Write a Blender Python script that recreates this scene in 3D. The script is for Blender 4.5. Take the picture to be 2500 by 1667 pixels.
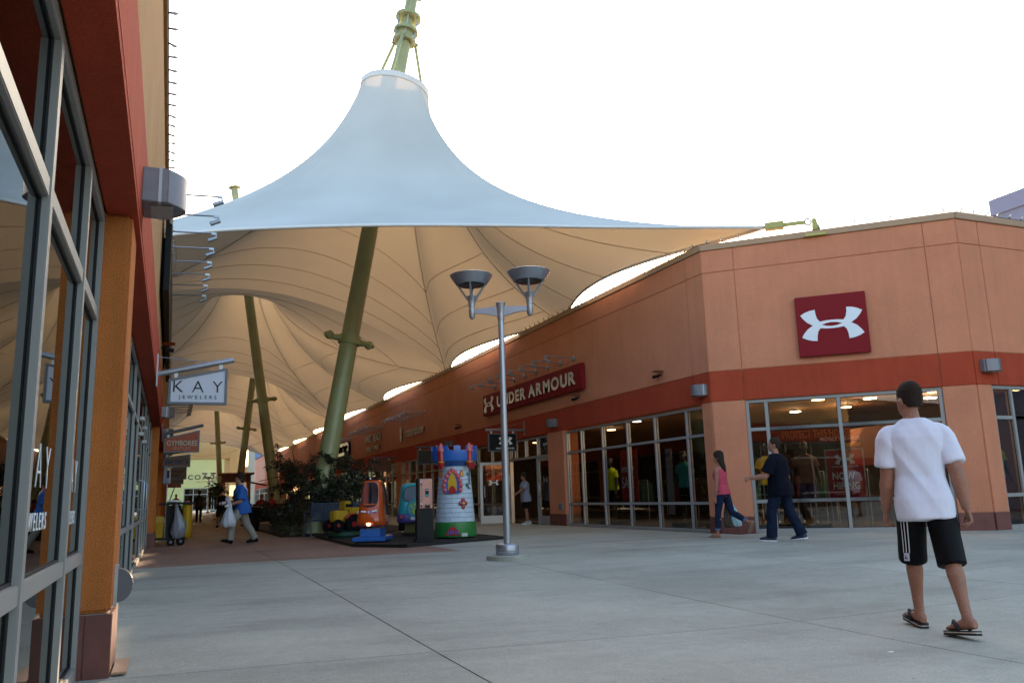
import bpy, bmesh, math, random
import numpy as np
from mathutils import Vector, Matrix, noise
random.seed(7)
R = math.radians
sc = bpy.context.scene
for o in list(bpy.data.objects):
    bpy.data.objects.remove(o)
COL = sc.collection

# ------------------------------------------------------------------ camera, sky, sun, exposure
cam_d = bpy.data.cameras.new('camera'); cam = bpy.data.objects.new('camera', cam_d); COL.objects.link(cam)
cam_d.sensor_width = 36; cam_d.lens = 28.8; cam_d.clip_start = 0.05; cam_d.clip_end = 2000
cr, cu, cf = Vector((.925, -.379, -.030)).normalized(), Vector((-.043, -.182, .982)), Vector((.378, .907, .184)).normalized()
cr = (cr - cf * cr.dot(cf)).normalized(); cu = cr.cross(cf)
cam.matrix_world = Matrix(((cr.x, cu.x, -cf.x, 0), (cr.y, cu.y, -cf.y, 0), (cr.z, cu.z, -cf.z, 1.0), (0, 0, 0, 1)))
sc.camera = cam
SUN_EL, SUN_AZ = R(13), R(24)          # azimuth from +Y towards +X
world = bpy.data.worlds.new('World'); sc.world = world; world.use_nodes = True
wn = world.node_tree; bg = wn.nodes['Background']
sky = wn.nodes.new('ShaderNodeTexSky'); sky.sky_type = 'NISHITA'; sky.sun_disc = False
sky.sun_elevation = SUN_EL; sky.sun_rotation = SUN_AZ; sky.air_density = 1.0; sky.dust_density = 2.5; sky.ozone_density = 1.0
wn.links.new(sky.outputs[0], bg.inputs[0]); bg.inputs[1].default_value = 0.15
sun_d = bpy.data.lights.new('sun', 'SUN'); sun = bpy.data.objects.new('sun', sun_d); COL.objects.link(sun)
sun_d.energy = 3.0; sun_d.angle = R(0.5); sun_d.color = (1.0, .74, .48)
sd = Vector((math.sin(SUN_AZ) * math.cos(SUN_EL), math.cos(SUN_AZ) * math.cos(SUN_EL), math.sin(SUN_EL)))
sun.rotation_euler = sd.to_track_quat('Z', 'Y').to_euler(); sun.location = (40, 60, 40)
sc.view_settings.view_transform = 'Standard'; sc.view_settings.look = 'None'
sc.view_settings.gamma = 1; sc.view_settings.use_curve_mapping = False
sc.view_settings.exposure = 2.1

# ------------------------------------------------------------------ helpers
ORG = {}
def setp(o, label=None, cat=None, group=None, kind=None):
    if label: o['label'] = label
    if cat: o['category'] = cat
    if group: o['group'] = group
    if kind: o['kind'] = kind
    return o
def thing(name, label, cat, loc=(0, 0, 0), group=None, rz=0):
    o = bpy.data.objects.new(name, None); COL.objects.link(o)
    o.empty_display_size = .2; o.location = loc; o.rotation_euler = (0, 0, rz)
    ORG[o] = Vector(loc)
    return setp(o, label, cat, group)
def kids(o): return [c for c in bpy.data.objects if c.parent == o]
CH = {}
def link(o, parent):
    COL.objects.link(o)
    if parent is not None:
        o.parent = parent; CH.setdefault(parent, []).append(o)
def copy_tree(o, loc=None, rz=None, label=None, group=None, parent=None):
    c = o.copy(); COL.objects.link(c)
    if parent is not None:
        c.parent = parent; CH.setdefault(parent, []).append(c)
    if loc is not None: c.location = loc
    if rz is not None: c.rotation_euler = (0, 0, rz)
    if label: c['label'] = label
    if group: c['group'] = group
    for k in CH.get(o, []): copy_tree(k, parent=c)
    return c
def root_org(p):
    while p is not None:
        if p in ORG: return ORG[p]
        p = p.parent
    return Vector((0, 0, 0))
class MB:
    def __init__(s, M=None):
        s.v = []; s.f = []; s.M = M
    def add(s, vs, fs):
        n = len(s.v)
        s.v += [(s.M @ Vector(p)) if s.M else Vector(p) for p in vs]
        s.f += [tuple(i + n for i in f) for f in fs]; return s
    def box(s, x0, x1, y0, y1, z0, z1):
        return s.add([(x0,y0,z0),(x1,y0,z0),(x1,y1,z0),(x0,y1,z0),(x0,y0,z1),(x1,y0,z1),(x1,y1,z1),(x0,y1,z1)],
            [(0,3,2,1),(4,5,6,7),(0,1,5,4),(1,2,6,5),(2,3,7,6),(3,0,4,7)])
    def obox(s, c, ex, ey, ez):
        c, ex, ey, ez = map(Vector, (c, ex, ey, ez))
        vs = [c + ex*i + ey*j + ez*k for k in (-1,1) for (i,j) in ((-1,-1),(1,-1),(1,1),(-1,1))]
        return s.add(vs, [(0,3,2,1),(4,5,6,7),(0,1,5,4),(1,2,6,5),(2,3,7,6),(3,0,4,7)])
    def loft(s, rings, cap=True, close=True):
        n = len(rings[0]); vs = [p for r in rings for p in r]; fs = []
        for i in range(len(rings) - 1):
            for j in range(n if close else n - 1):
                k = (j + 1) % n
                fs.append((i*n+j, i*n+k, (i+1)*n+k, (i+1)*n+j))
        if cap: fs += [tuple(range(n))[::-1], tuple((len(rings)-1)*n + j for j in range(n))]
        return s.add(vs, fs)
    def tube(s, pts, r, n=8, cap=True, sx=1.0):
        pts = [Vector(p) for p in pts]; m = len(pts)
        rs = r if isinstance(r, (list, tuple)) else [r] * m
        t0 = (pts[1] - pts[0]).normalized()
        a = Vector((0, 0, 1)) if abs(t0.z) < .9 else Vector((1, 0, 0))
        nx = t0.cross(a).normalized(); rings = []
        for i in range(m):
            t = (pts[min(i+1, m-1)] - pts[max(i-1, 0)]).normalized()
            nx = (nx - t * nx.dot(t)).normalized(); ny = t.cross(nx)
            rings.append([pts[i] + (nx * math.cos(2*math.pi*j/n) * sx + ny * math.sin(2*math.pi*j/n)) * rs[i] for j in range(n)])
        return s.loft(rings, cap)
    def lathe(s, prof, c=(0, 0, 0), n=24, cap=True):
        c = Vector(c)
        return s.loft([[c + Vector((r*math.cos(2*math.pi*j/n), r*math.sin(2*math.pi*j/n), z)) for j in range(n)] for r, z in prof], cap)
    def ell(s, c, rx, ry, rz, n=12, m=8):
        return s.lathe_s(c, rx, ry, rz, n, m)
    def lathe_s(s, c, rx, ry, rz, n, m):
        c = Vector(c); rings = []
        for i in range(m + 1):
            a = -math.pi/2 + math.pi * (i + .02 if i == 0 else (i - .02 if i == m else i)) / m
            rings.append([c + Vector((rx*math.cos(a)*math.cos(2*math.pi*j/n), ry*math.cos(a)*math.sin(2*math.pi*j/n), rz*math.sin(a))) for j in range(n)])
        return s.loft(rings)
    def prism(s, pts, y0, y1):           # outline in (x, z), extruded along y
        n = len(pts)
        return s.add([(x, y0, z) for x, z in pts] + [(x, y1, z) for x, z in pts],
            [tuple(range(n)), tuple(range(2*n-1, n-1, -1))] + [(i, i+n, (i+1) % n + n, (i+1) % n) for i in range(n)])
    def quad(s, a, b, c, d): return s.add([a, b, c, d], [(0, 1, 2, 3)])
    def mesh(s, name, org=Vector((0,0,0)), smooth=False, bevel=0, recalc=True):
        me = bpy.data.meshes.new(name)
        me.from_pydata([tuple(p - org) for p in s.v], [], s.f); 
        bm = bmesh.new(); bm.from_mesh(me)
        if recalc: bmesh.ops.recalc_face_normals(bm, faces=bm.faces)
        if bevel:
            ed = [e for e in bm.edges if len(e.link_faces) == 2 and e.calc_face_angle(0) > .6]
            bmesh.ops.bevel(bm, geom=ed, offset=bevel, segments=2, affect='EDGES', clamp_overlap=True)
        bm.to_mesh(me); bm.free()
        if smooth:
            me.shade_smooth()
            if smooth is not True: me.set_sharp_from_angle(angle=R(smooth))
        return me
    def build(s, name, mat, parent=None, smooth=False, bevel=0, recalc=True):
        me = s.mesh(name, root_org(parent), smooth, bevel, recalc)
        mats = mat if isinstance(mat, (list, tuple)) else [mat]
        for m in mats: me.materials.append(m)
        o = bpy.data.objects.new(name, me); link(o, parent); return o
def fr(o, u, w):
    u = Vector(u); w = Vector(w)
    return Matrix(((u.x, w.x, 0, o[0]), (u.y, w.y, 0, o[1]), (0, 0, 1, o[2]), (0, 0, 0, 1)))
def box(name, mat, x0, x1, y0, y1, z0, z1, parent=None, M=None, bevel=0):
    return MB(M).box(x0, x1, y0, y1, z0, z1).build(name, mat, parent, bevel=bevel)

# ------------------------------------------------------------------ materials
def mat(name, col, rough=.6, metal=0, var=0, vs=3.0, bump=0, bs=200, spec=.5, emit=0, alpha=None, coat=0, stain=0, grain=0, gs=150):
    m = bpy.data.materials.new(name); m.use_nodes = True; nt = m.node_tree; N = nt.nodes; L = nt.links
    p = N['Principled BSDF']; p.inputs['Base Color'].default_value = (*col, 1); p.inputs['Roughness'].default_value = rough
    p.inputs['Metallic'].default_value = metal; p.inputs['Specular IOR Level'].default_value = spec
    p.inputs['Coat Weight'].default_value = coat
    tc = N.new('ShaderNodeTexCoord')
    if emit:
        p.inputs['Emission Color'].default_value = (*col, 1); p.inputs['Emission Strength'].default_value = emit
    if var:
        n1 = N.new('ShaderNodeTexNoise'); n1.inputs['Scale'].default_value = vs; n1.inputs['Detail'].default_value = 8; n1.inputs['Roughness'].default_value = .65
        L.new(tc.outputs['Object'], n1.inputs['Vector'])
        mr = N.new('ShaderNodeMapRange'); mr.inputs[1].default_value = .3; mr.inputs[2].default_value = .7
        mr.inputs[3].default_value = 1 - var; mr.inputs[4].default_value = 1 + var
        L.new(n1.outputs['Fac'], mr.inputs[0])
        mx = N.new('ShaderNodeMix'); mx.data_type = 'RGBA'; mx.blend_type = 'MULTIPLY'; mx.inputs[0].default_value = 1
        mx.inputs[6].default_value = (*col, 1); L.new(mr.outputs[0], mx.inputs[7]); out = mx.outputs[2]
        if stain:                        # vertical rain streaks
            mp = N.new('ShaderNodeMapping'); mp.inputs['Scale'].default_value = (4, 4, .25); L.new(tc.outputs['Object'], mp.inputs[0])
            n3 = N.new('ShaderNodeTexNoise'); n3.inputs['Scale'].default_value = 2; n3.inputs['Detail'].default_value = 5; L.new(mp.outputs[0], n3.inputs['Vector'])
            m3 = N.new('ShaderNodeMapRange'); m3.inputs[1].default_value = .4; m3.inputs[2].default_value = .75; m3.inputs[3].default_value = 1; m3.inputs[4].default_value = 1 - stain
            L.new(n3.outputs['Fac'], m3.inputs[0])
            mx2 = N.new('ShaderNodeMix'); mx2.data_type = 'RGBA'; mx2.blend_type = 'MULTIPLY'; mx2.inputs[0].default_value = 1
            L.new(out, mx2.inputs[6]); L.new(m3.outputs[0], mx2.inputs[7]); out = mx2.outputs[2]
        if grain:                        # coarse sand in the plaster, or skin and weave mottling
            n4 = N.new('ShaderNodeTexNoise'); n4.inputs['Scale'].default_value = gs; n4.inputs['Detail'].default_value = 4; n4.inputs['Roughness'].default_value = .7; L.new(tc.outputs['Object'], n4.inputs['Vector'])
            m4 = N.new('ShaderNodeMapRange'); m4.inputs[1].default_value = .32; m4.inputs[2].default_value = .68; m4.inputs[3].default_value = 1 - grain; m4.inputs[4].default_value = 1 + grain; L.new(n4.outputs['Fac'], m4.inputs[0])
            mx3 = N.new('ShaderNodeMix'); mx3.data_type = 'RGBA'; mx3.blend_type = 'MULTIPLY'; mx3.inputs[0].default_value = 1; L.new(out, mx3.inputs[6]); L.new(m4.outputs[0], mx3.inputs[7]); out = mx3.outputs[2]
        L.new(out, p.inputs['Base Color'])
        rr = N.new('ShaderNodeMapRange'); rr.inputs[3].default_value = max(0, rough - .08); rr.inputs[4].default_value = min(1, rough + .08)
        L.new(n1.outputs['Fac'], rr.inputs[0]); L.new(rr.outputs[0], p.inputs['Roughness'])
    if bump:
        n2 = N.new('ShaderNodeTexNoise'); n2.inputs['Scale'].default_value = bs; n2.inputs['Detail'].default_value = 3
        L.new(tc.outputs['Object'], n2.inputs['Vector'])
        b = N.new('ShaderNodeBump'); b.inputs['Strength'].default_value = bump; b.inputs['Distance'].default_value = .01
        L.new(n2.outputs['Fac'], b.inputs['Height']); L.new(b.outputs[0], p.inputs['Normal'])
    return m
def concrete(name, col):
    m = bpy.data.materials.new(name); m.use_nodes = True; nt = m.node_tree; N = nt.nodes; L = nt.links
    p = N['Principled BSDF']; p.inputs['Roughness'].default_value = .75; p.inputs['Specular IOR Level'].default_value = .3
    tc = N.new('ShaderNodeTexCoord'); oi = N.new('ShaderNodeObjectInfo')
    def nz(scale, det, a, b, lo, hi, vec=None, rough=.6):
        n = N.new('ShaderNodeTexNoise'); n.inputs['Scale'].default_value = scale; n.inputs['Detail'].default_value = det; n.inputs['Roughness'].default_value = rough
        L.new(vec or tc.outputs['Object'], n.inputs['Vector'])
        r = N.new('ShaderNodeMapRange'); r.inputs[1].default_value = a; r.inputs[2].default_value = b; r.inputs[3].default_value = lo; r.inputs[4].default_value = hi
        L.new(n.outputs['Fac'], r.inputs[0]); return r.outputs[0], n.outputs['Fac']
    cur = None
    mp = N.new('ShaderNodeMapping'); mp.inputs['Rotation'].default_value = (0, 0, .5); mp.inputs['Scale'].default_value = (.35, 1.2, 1); L.new(tc.outputs['Object'], mp.inputs[0])
    parts = [nz(.45, 6, .35, .65, .80, 1.1)[0], nz(26, 2, .70, .76, 1, .55)[0], nz(1.1, 5, (.50), .78, 1.0, .70, mp.outputs[0])[0], nz(9, 6, .3, .7, .93, 1.06)[0], nz(70, 4, .3, .7, .82, 1.18)[0], nz(3.3, 2, .72, .8, 1, .8)[0]]
    rnd = N.new('ShaderNodeMapRange'); rnd.inputs[3].default_value = .95; rnd.inputs[4].default_value = 1.05; L.new(oi.outputs['Random'], rnd.inputs[0]); parts.append(rnd.outputs[0])
    for q in parts:
        mx = N.new('ShaderNodeMix'); mx.data_type = 'RGBA'; mx.blend_type = 'MULTIPLY'; mx.inputs[0].default_value = 1
        if cur is None: mx.inputs[6].default_value = (*col, 1)
        else: L.new(cur, mx.inputs[6])
        L.new(q, mx.inputs[7]); cur = mx.outputs[2]
    L.new(cur, p.inputs['Base Color'])
    _, f = nz(140, 4, 0, 1, 0, 1)
    b = N.new('ShaderNodeBump'); b.inputs['Strength'].default_value = .25; b.inputs['Distance'].default_value = .004
    L.new(f, b.inputs['Height']); L.new(b.outputs[0], p.inputs['Normal'])
    return m
def glass(name, tint=(.55, .58, .56), refl=1.0):
    m = bpy.data.materials.new(name); m.use_nodes = True; nt = m.node_tree; N = nt.nodes; L = nt.links
    N.remove(N['Principled BSDF']); out = N['Material Output']
    tr = N.new('ShaderNodeBsdfTransparent'); tr.inputs[0].default_value = (*tint, 1)
    gl = N.new('ShaderNodeBsdfGlossy'); gl.inputs['Roughness'].default_value = .005; gl.inputs['Color'].default_value = (.95, .97, .96, 1)
    fn = N.new('ShaderNodeFresnel'); fn.inputs['IOR'].default_value = 1.55
    mu = N.new('ShaderNodeMath'); mu.operation = 'MULTIPLY'; mu.inputs[1].default_value = refl; mu.use_clamp = True
    tc = N.new('ShaderNodeTexCoord'); ns = N.new('ShaderNodeTexNoise'); ns.inputs['Scale'].default_value = .9; ns.inputs['Detail'].default_value = 1
    L.new(tc.outputs['Object'], ns.inputs['Vector'])
    b = N.new('ShaderNodeBump'); b.inputs['Strength'].default_value = .06; b.inputs['Distance'].default_value = .02; L.new(ns.outputs['Fac'], b.inputs['Height']); L.new(b.outputs[0], gl.inputs['Normal'])
    ge = N.new('ShaderNodeNewGeometry'); iv = N.new('ShaderNodeMath'); iv.operation = 'SUBTRACT'; iv.inputs[0].default_value = 1; L.new(ge.outputs['Backfacing'], iv.inputs[1])
    m2 = N.new('ShaderNodeMath'); m2.operation = 'MULTIPLY'; L.new(fn.outputs[0], m2.inputs[0]); L.new(iv.outputs[0], m2.inputs[1])     # the pane's inner face does not reflect totally
    L.new(m2.outputs[0], mu.inputs[0]); mx = N.new('ShaderNodeMixShader')
    L.new(mu.outputs[0], mx.inputs[0]); L.new(tr.outputs[0], mx.inputs[1]); L.new(gl.outputs[0], mx.inputs[2]); L.new(mx.outputs[0], out.inputs[0])
    return m
def membrane(name):
    m = bpy.data.materials.new(name); m.use_nodes = True; nt = m.node_tree; N = nt.nodes; L = nt.links
    N.remove(N['Principled BSDF']); out = N['Material Output']
    tc = N.new('ShaderNodeTexCoord'); n1 = N.new('ShaderNodeTexNoise'); n1.inputs['Scale'].default_value = .35; n1.inputs['Detail'].default_value = 6; L.new(tc.outputs['Object'], n1.inputs['Vector'])
    cr_ = N.new('ShaderNodeMapRange'); cr_.inputs[1].default_value = .3; cr_.inputs[2].default_value = .7; cr_.inputs[3].default_value = .88; cr_.inputs[4].default_value = 1.04; L.new(n1.outputs['Fac'], cr_.inputs[0])
    mx = N.new('ShaderNodeMix'); mx.data_type = 'RGBA'; mx.blend_type = 'MULTIPLY'; mx.inputs[0].default_value = 1; mx.inputs[6].default_value = (.62, .625, .59, 1); L.new(cr_.outputs[0], mx.inputs[7])
    d = N.new('ShaderNodeBsdfDiffuse'); L.new(mx.outputs[2], d.inputs[0])
    t = N.new('ShaderNodeBsdfTranslucent'); t.inputs[0].default_value = (.80, .62, .42, 1)
    s = N.new('ShaderNodeMixShader'); s.inputs[0].default_value = .075
    L.new(d.outputs[0], s.inputs[1]); L.new(t.outputs[0], s.inputs[2]); L.new(s.outputs[0], out.inputs[0])
    return m
M = dict(
 wall=mat('stucco_orange', (.62, .235, .125), .9, var=.09, vs=1.1, bump=.6, bs=110, spec=.2, stain=.06, grain=.13, gs=60),
 walltan=mat('stucco_tan', (.44, .24, .10), .9, var=.09, vs=1.1, bump=.6, bs=110, spec=.2, stain=.13, grain=.15, gs=70),
 colleft=mat('stucco_column', (.54, .17, .042), .9, var=.12, vs=2.5, bump=1.0, bs=120, spec=.2, stain=.12, grain=.26, gs=110),
 band=mat('stucco_red', (.42, .062, .026), .9, var=.11, vs=1.3, bump=.6, bs=110, spec=.2, stain=.14, grain=.18, gs=80),
 cap=mat('cap_tan', (.42, .25, .14), .6, var=.05),
 tile=mat('tile_brown', (.15, .045, .033), .5, var=.18, vs=5, bump=.1),
 grout=mat('grout', (.30, .22, .17), .9),
 alu=mat('aluminium', (.42, .43, .43), .4, metal=.5, var=.05, vs=6),
 aluw=mat('aluminium_light', (.31, .295, .27), .5, metal=.2, var=.05, vs=5),
 steel=mat('galvanised', (.42, .44, .46), .38, metal=.85, var=.1, vs=9),
 paintgrey=mat('pole_grey', (.36, .37, .40), .34, metal=.7, var=.08, vs=7),
 dark=mat('black_metal', (.005, .005, .0055), .5, var=.2, spec=.3),
 black=mat('black_plastic', (.005, .005, .0055), .45, spec=.25),
 gasket=mat('gasket', (.01, .01, .01), .6),
 green=mat('mast_green', (.35, .37, .17), .42, var=.1, vs=1.5, coat=.15, stain=.1),
 membrane=membrane('canopy_membrane'),
 seam=mat('seam', (.60, .52, .42), .8),
 seam_pale=mat('weld_pale', (.58, .58, .56), .7), hem=mat('canopy_hem', (.75, .73, .70), .6),
 glass=glass('window_glass', (.66, .67, .66), 1.3), glassC=glass('window_glass_coated', (.86, .86, .84), 1.9), glassL=glass('window_glass_reflective', (.30, .32, .31), .9),
 concrete=concrete('concrete_grey', (.40, .385, .312)), brown=concrete('concrete_brown', (.32, .185, .135)), tanpave=concrete('concrete_tan', (.30, .20, .12)),
 bed=mat('joint_bed', (.045, .03, .025), .95),
 uared=mat('sign_red', (.22, .006, .010), .6, var=.04, spec=.2), white=mat('white_paint', (.78, .78, .78), .45), silver=mat('letter_silver', (.78, .76, .72), .12, metal=.95),
 signmetal=mat('letter_pewter', (.30, .22, .17), .3, metal=.8), signwhite=mat('sign_white', (.62, .62, .70), .4), signgrey=mat('sign_frame', (.12, .125, .14), .4, metal=.3), ink=mat('sign_ink', (.006, .006, .006), .55, spec=.25),
 orangesign=mat('sign_orange', (.42, .075, .02), .5), brownsign=mat('sign_brown', (.17, .075, .045), .5), navy=mat('sign_navy', (.02, .035, .09), .5), cream=mat('letter_cream', (.55, .46, .36), .5),
 lamp=mat('lamp_warm', (1, .62, .28), .4, emit=9), lampw=mat('lamp_white', (1, .85, .62), .4, emit=12),
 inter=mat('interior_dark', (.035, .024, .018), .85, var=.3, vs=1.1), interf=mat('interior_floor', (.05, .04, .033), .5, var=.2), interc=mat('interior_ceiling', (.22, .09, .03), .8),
 wood=mat('platform_black', (.007, .0065, .0065), .6, var=.3, vs=2), carpet=mat('platform_carpet', (.012, .009, .008), .95, var=.3, vs=30),
 bulb=mat('bulb', (.55, .5, .42), .15, spec=.6), wire=mat('wire_black', (.01, .01, .01), .5),
 skin=mat('skin', (.33, .145, .085), .55, var=.16, vs=9, grain=.12, gs=60, bump=.2, bs=160), skin2=mat('skin_tan', (.27, .115, .07), .55, var=.16, vs=9), hair=mat('hair_dark', (.032, .020, .013), .85, var=.4, vs=60, bump=.8, bs=220, spec=.2),
)
# ------------------------------------------------------------------ ground
def gz(x, y): return .06 - .12 * math.exp(-(((x - 5.2) / 4.2) ** 2 + ((y - 4.0) / 5.5) ** 2))
def sheet(mb, x0, x1, y0, y1, n, dz=0.0, t=.10):
    vs = []; fs = []
    for j in range(n + 1):
        for i in range(n + 1):
            x = x0 + (x1 - x0) * i / n; y = y0 + (y1 - y0) * j / n
            vs.append((x, y, gz(x, y) + dz))
    for j in range(n):
        for i in range(n):
            a = j * (n + 1) + i; fs.append((a, a + 1, a + n + 2, a + n + 1))
    ed = [i for i in range(n + 1)] + [(n + 1) * j + n for j in range(1, n + 1)] + [(n + 1) * n + i for i in range(n - 1, -1, -1)] + [(n + 1) * j for j in range(n - 1, 0, -1)]
    b = len(vs)
    vs += [(vs[i][0], vs[i][1], vs[i][2] - t) for i in ed]
    m = len(ed)
    for k in range(m):
        fs.append((ed[k], b + k, b + (k + 1) % m, ed[(k + 1) % m]))
    mb.add(vs, fs)
gnd = MB(); xs = [-900, -60, -20, -8, -3, 0, 3, 5, 7, 10, 14, 20, 60, 900]; ys = [-900, -60, -20, -8, -3, 0, 2, 4, 6, 9, 12, 16, 24, 60, 200, 900]
nx = len(xs)
gnd.add([(x, y, gz(x, y) - .016) for y in ys for x in xs], [(j*nx+i, j*nx+i+1, (j+1)*nx+i+1, (j+1)*nx+i) for j in range(len(ys)-1) for i in range(nx-1)])
setp(gnd.build('ground', M['bed'], recalc=False), kind='structure')
plaza = setp(thing('plaza', 'x', 'x'), kind='structure')
for k in ('label', 'category'): del plaza[k]
XJ = [-7.6, -4.5, -1.4, 1.66, 4.66, 7.8, 10.9, 14.0, 17.1, 20.2, 23.3]
YJ = [-12.6, -9.6, -6.6, -3.6, -.55, 2.48, 5.44, 8.28, 11.2, 14.3]
g = .006
def slab(x0, x1, y0, y1, m):
    mb = MB(); w = max(x1 - x0, y1 - y0)
    sheet(mb, x0 + g, x1 - g, y0 + g, y1 - g, 4 if w < 4 and y0 < 16 else 2)
    mb.build('paving_slab', m, plaza, bevel=0)
for i in range(len(XJ) - 1):
    for j in range(len(YJ) - 1):
        if XJ[i] >= 14.0 and YJ[j] >= 11.2 and XJ[i] > 14.5: continue
        slab(XJ[i], XJ[i+1], YJ[j], YJ[j+1], M['concrete'])
YB = [14.3, 17.2, 20.2, 23.2, 26.2, 29.2, 32.2, 35.2, 38.2, 41.2, 44.2, 47.2]
for i in range(2, 6):
    for j in range(len(YB) - 1):
        x0, x1 = XJ[i], XJ[i+1]
        if x0 > 4: 
            slab(x0 + (.18 if i == 4 else 0), x1, YB[j], YB[j+1], M['concrete'] if j < 3 or i == 5 else M['tanpave'])
            if i == 4: slab(x0, x0 + .18, YB[j], YB[j+1], M['brown'] if j < 3 else M['tanpave'])
        else: slab(x0, x1, YB[j], YB[j+1], M['brown'] if j < 3 else M['tanpave'])
for (x0, x1, m) in ((-1.4, 10.9, 'tanpave'),):
    for y in range(0, 7): slab(x0, x1, 47.2 + y * 9, 56.2 + y * 9, M['tanpave'])
slab(-60, 60, 110.2, 160, M['concrete'])

# ------------------------------------------------------------------ storefronts
def storefront(parent, F, u0, u1, mull, rails, z0, z1, w=.0, gl='glass', fm='alu', fw=.06, dp=.11, skip=(), rc=.05):
    """frame, mullions, rails and panes between u0 and u1; w is the outer face of the frame"""
    f = MB(F)
    f.box(u0, u0 + fw, w - dp, w, z0, z1); f.box(u1 - fw, u1, w - dp, w, z0, z1)
    f.box(u0 + fw, u1 - fw, w - dp, w - .002, z1 - fw, z1); f.box(u0 + fw, u1 - fw, w - dp, w - .002, z0, z0 + fw * 1.3)
    win = f.build('window', M[fm], parent, bevel=.004)
    us = [u0 + fw] + [x for m_ in mull for x in (m_ - fw/2, m_ + fw/2)] + [u1 - fw]
    zs = [z0 + fw*1.3] + [x for r_ in rails for x in (r_ - fw/2, r_ + fw/2)] + [z1 - fw]
    for m_ in mull: box('mullion', M[fm], m_ - fw/2, m_ + fw/2, w - dp, w + .003, z0 + fw*1.3, z1 - fw, win, F, .004)
    for r_ in rails:
        for i in range(0, len(us), 2): box('rail', M[fm], us[i], us[i+1], w - dp + .004, w - .003, r_ - fw/2, r_ + fw/2, win, F, .004)
    for i in range(0, len(us), 2):
        for k in range(0, len(zs), 2):
            if (i//2, k//2) in skip: continue
            box('pane', M[gl], us[i] + .001, us[i+1] - .001, w - rc - .010, w - rc, zs[k] + .001, zs[k+1] - .001, win, F)
            gk = MB(F); a, b, c, d = us[i], us[i+1], zs[k], zs[k+1]; e = .012
            for (p, q, r_, s_) in ((a, a+e, c, d), (b-e, b, c, d), (a+e, b-e, c, c+e), (a+e, b-e, d-e, d)): gk.box(p, q, w - rc + .001, w - rc + .009, r_, s_)
            gk.build('gasket', M['gasket'], win)
    return win
def panels(name, m, parent, F, us, z0, z1, w0, w1, gap=.012):
    for a, b in zip(us[:-1], us[1:]):
        box(name, M[m], a + gap/2, b - gap/2, w0, w1, z0 + gap/2, z1 - gap/2, parent, F, .006)
def tiles(parent, F, us, z0, z1, w0, w1):
    for a, b in zip(us[:-1], us[1:]): box('tile', M['tile'], a + .004, b - .004, w0, w1, z0, z1, parent, F, .003)
ZH, ZB, ZR, ZC, ZT = 2.87, 3.54, 5.78, 6.30, 6.44   # band bottom, band top, reveal, cap bottom, roof
G0 = .055
# ---- right building
XF = 10.9
A = Vector((10.9, 14.9, 0)); B = Vector((14.65, 11.35, 0))
bd = thing('store_building', 'long orange stucco shop building with red band and angled corner', 'building', (12, 20, 0))
FL = fr((XF, A.y, 0), (0, 1, 0), (-1, 0, 0))
chd = (A - B).normalized(); CL = (A - B).length
FC = fr(B, chd, (-chd.y, chd.x, 0))
FR = fr((30, B.y, 0), (-1, 0, 0), (0, -1, 0)); RL = 30 - B.x
LEN = 93.0
# cores behind the panels (upper wall)
MB(FL).box(0, LEN, -.4, -.02, ZH + .01, ZC).build('wall', M['wall'], bd)
MB(FC).box(0, CL, -.4, -.02, ZH + .01, ZC).build('wall', M['wall'], bd)
MB(FR).box(0, RL, -.4, -.02, ZH + .01, ZC).build('wall', M['wall'], bd)
t = .0
ju = [0, .62] + [6.6, 12.4, 18.2] + [18.2 + 7.2 * i for i in range(1, 11)]; ju = [u for u in ju if u < LEN] + [LEN]
for F, us in ((FL, ju), (FC, [0, .62, CL - .71, CL]), (FR, [0, 5, 10, RL - .62, RL])):
    panels('wall_panel', 'wall', bd, F, us, ZB, ZR, -.05, 0)
    panels('wall_panel', 'wall', bd, F, us, ZR, ZC, -.05, 0)
    panels('band_panel', 'band', bd, F, us, ZH, ZB, -.05, .004)
    a, b = us[0], us[-1]
    MB(F).box(a, b, -.42, .035, ZC, ZT).build('roof_cap', M['cap'], bd, bevel=.008)
# roof sheet & back
rf = MB(); rf.add([(XF+.02, A.y+LEN, ZC-.1), (XF+.02, A.y, ZC-.1), (B.x, B.y+.02, ZC-.1), (30, B.y+.02, ZC-.1), (30, A.y+LEN, ZC-.1)], [(0, 1, 2, 3, 4)])
rf.build('roof', M['cap'], bd)
def column(parent, F, u0, u1, m='wall', w1=0.0, dep=.5, tu=None):
    box('column', M[m], u0, u1, -dep, w1 - .001, .40, ZH + .004, parent, F, .01)
    n = max(1, round((u1 - u0) / .42)); us = [u0 + (u1 - u0) * i / n for i in range(n + 1)]
    MB(F).box(u0 + .006, u1 - .006, -dep + .01, w1 - .01, G0 - .1, .398).build('grout', M['grout'], parent)
    tiles(parent, F, us, G0 - .05, .394, w1 - .03, w1 + .012)
# corner columns
column(bd, FL, .012, .36); column(bd, FC, CL - .71, CL - .012); column(bd, FC, .012, .62); column(bd, FR, RL - .42, RL - .012)
# glazing chamfer: three bays
ch0, ch1 = .62, CL - .71
storefront(bd, FC, ch0 + .004, ch1 - .004, [CL - 1.14, CL - 2.59, CL - 3.85], [.71, 2.23], G0, ZH, w=-.05, fm='aluw', gl='glassC', fw=.07)
RAIL = [.695, 2.19]
gw = storefront(bd, FL, .36 + .004, 7.46, [1.13, 2.5, 3.85, 5.2, 6.48], RAIL, G0, ZH - .03, w=-.08)
column(bd, FL, 7.47, 8.62)
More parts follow.
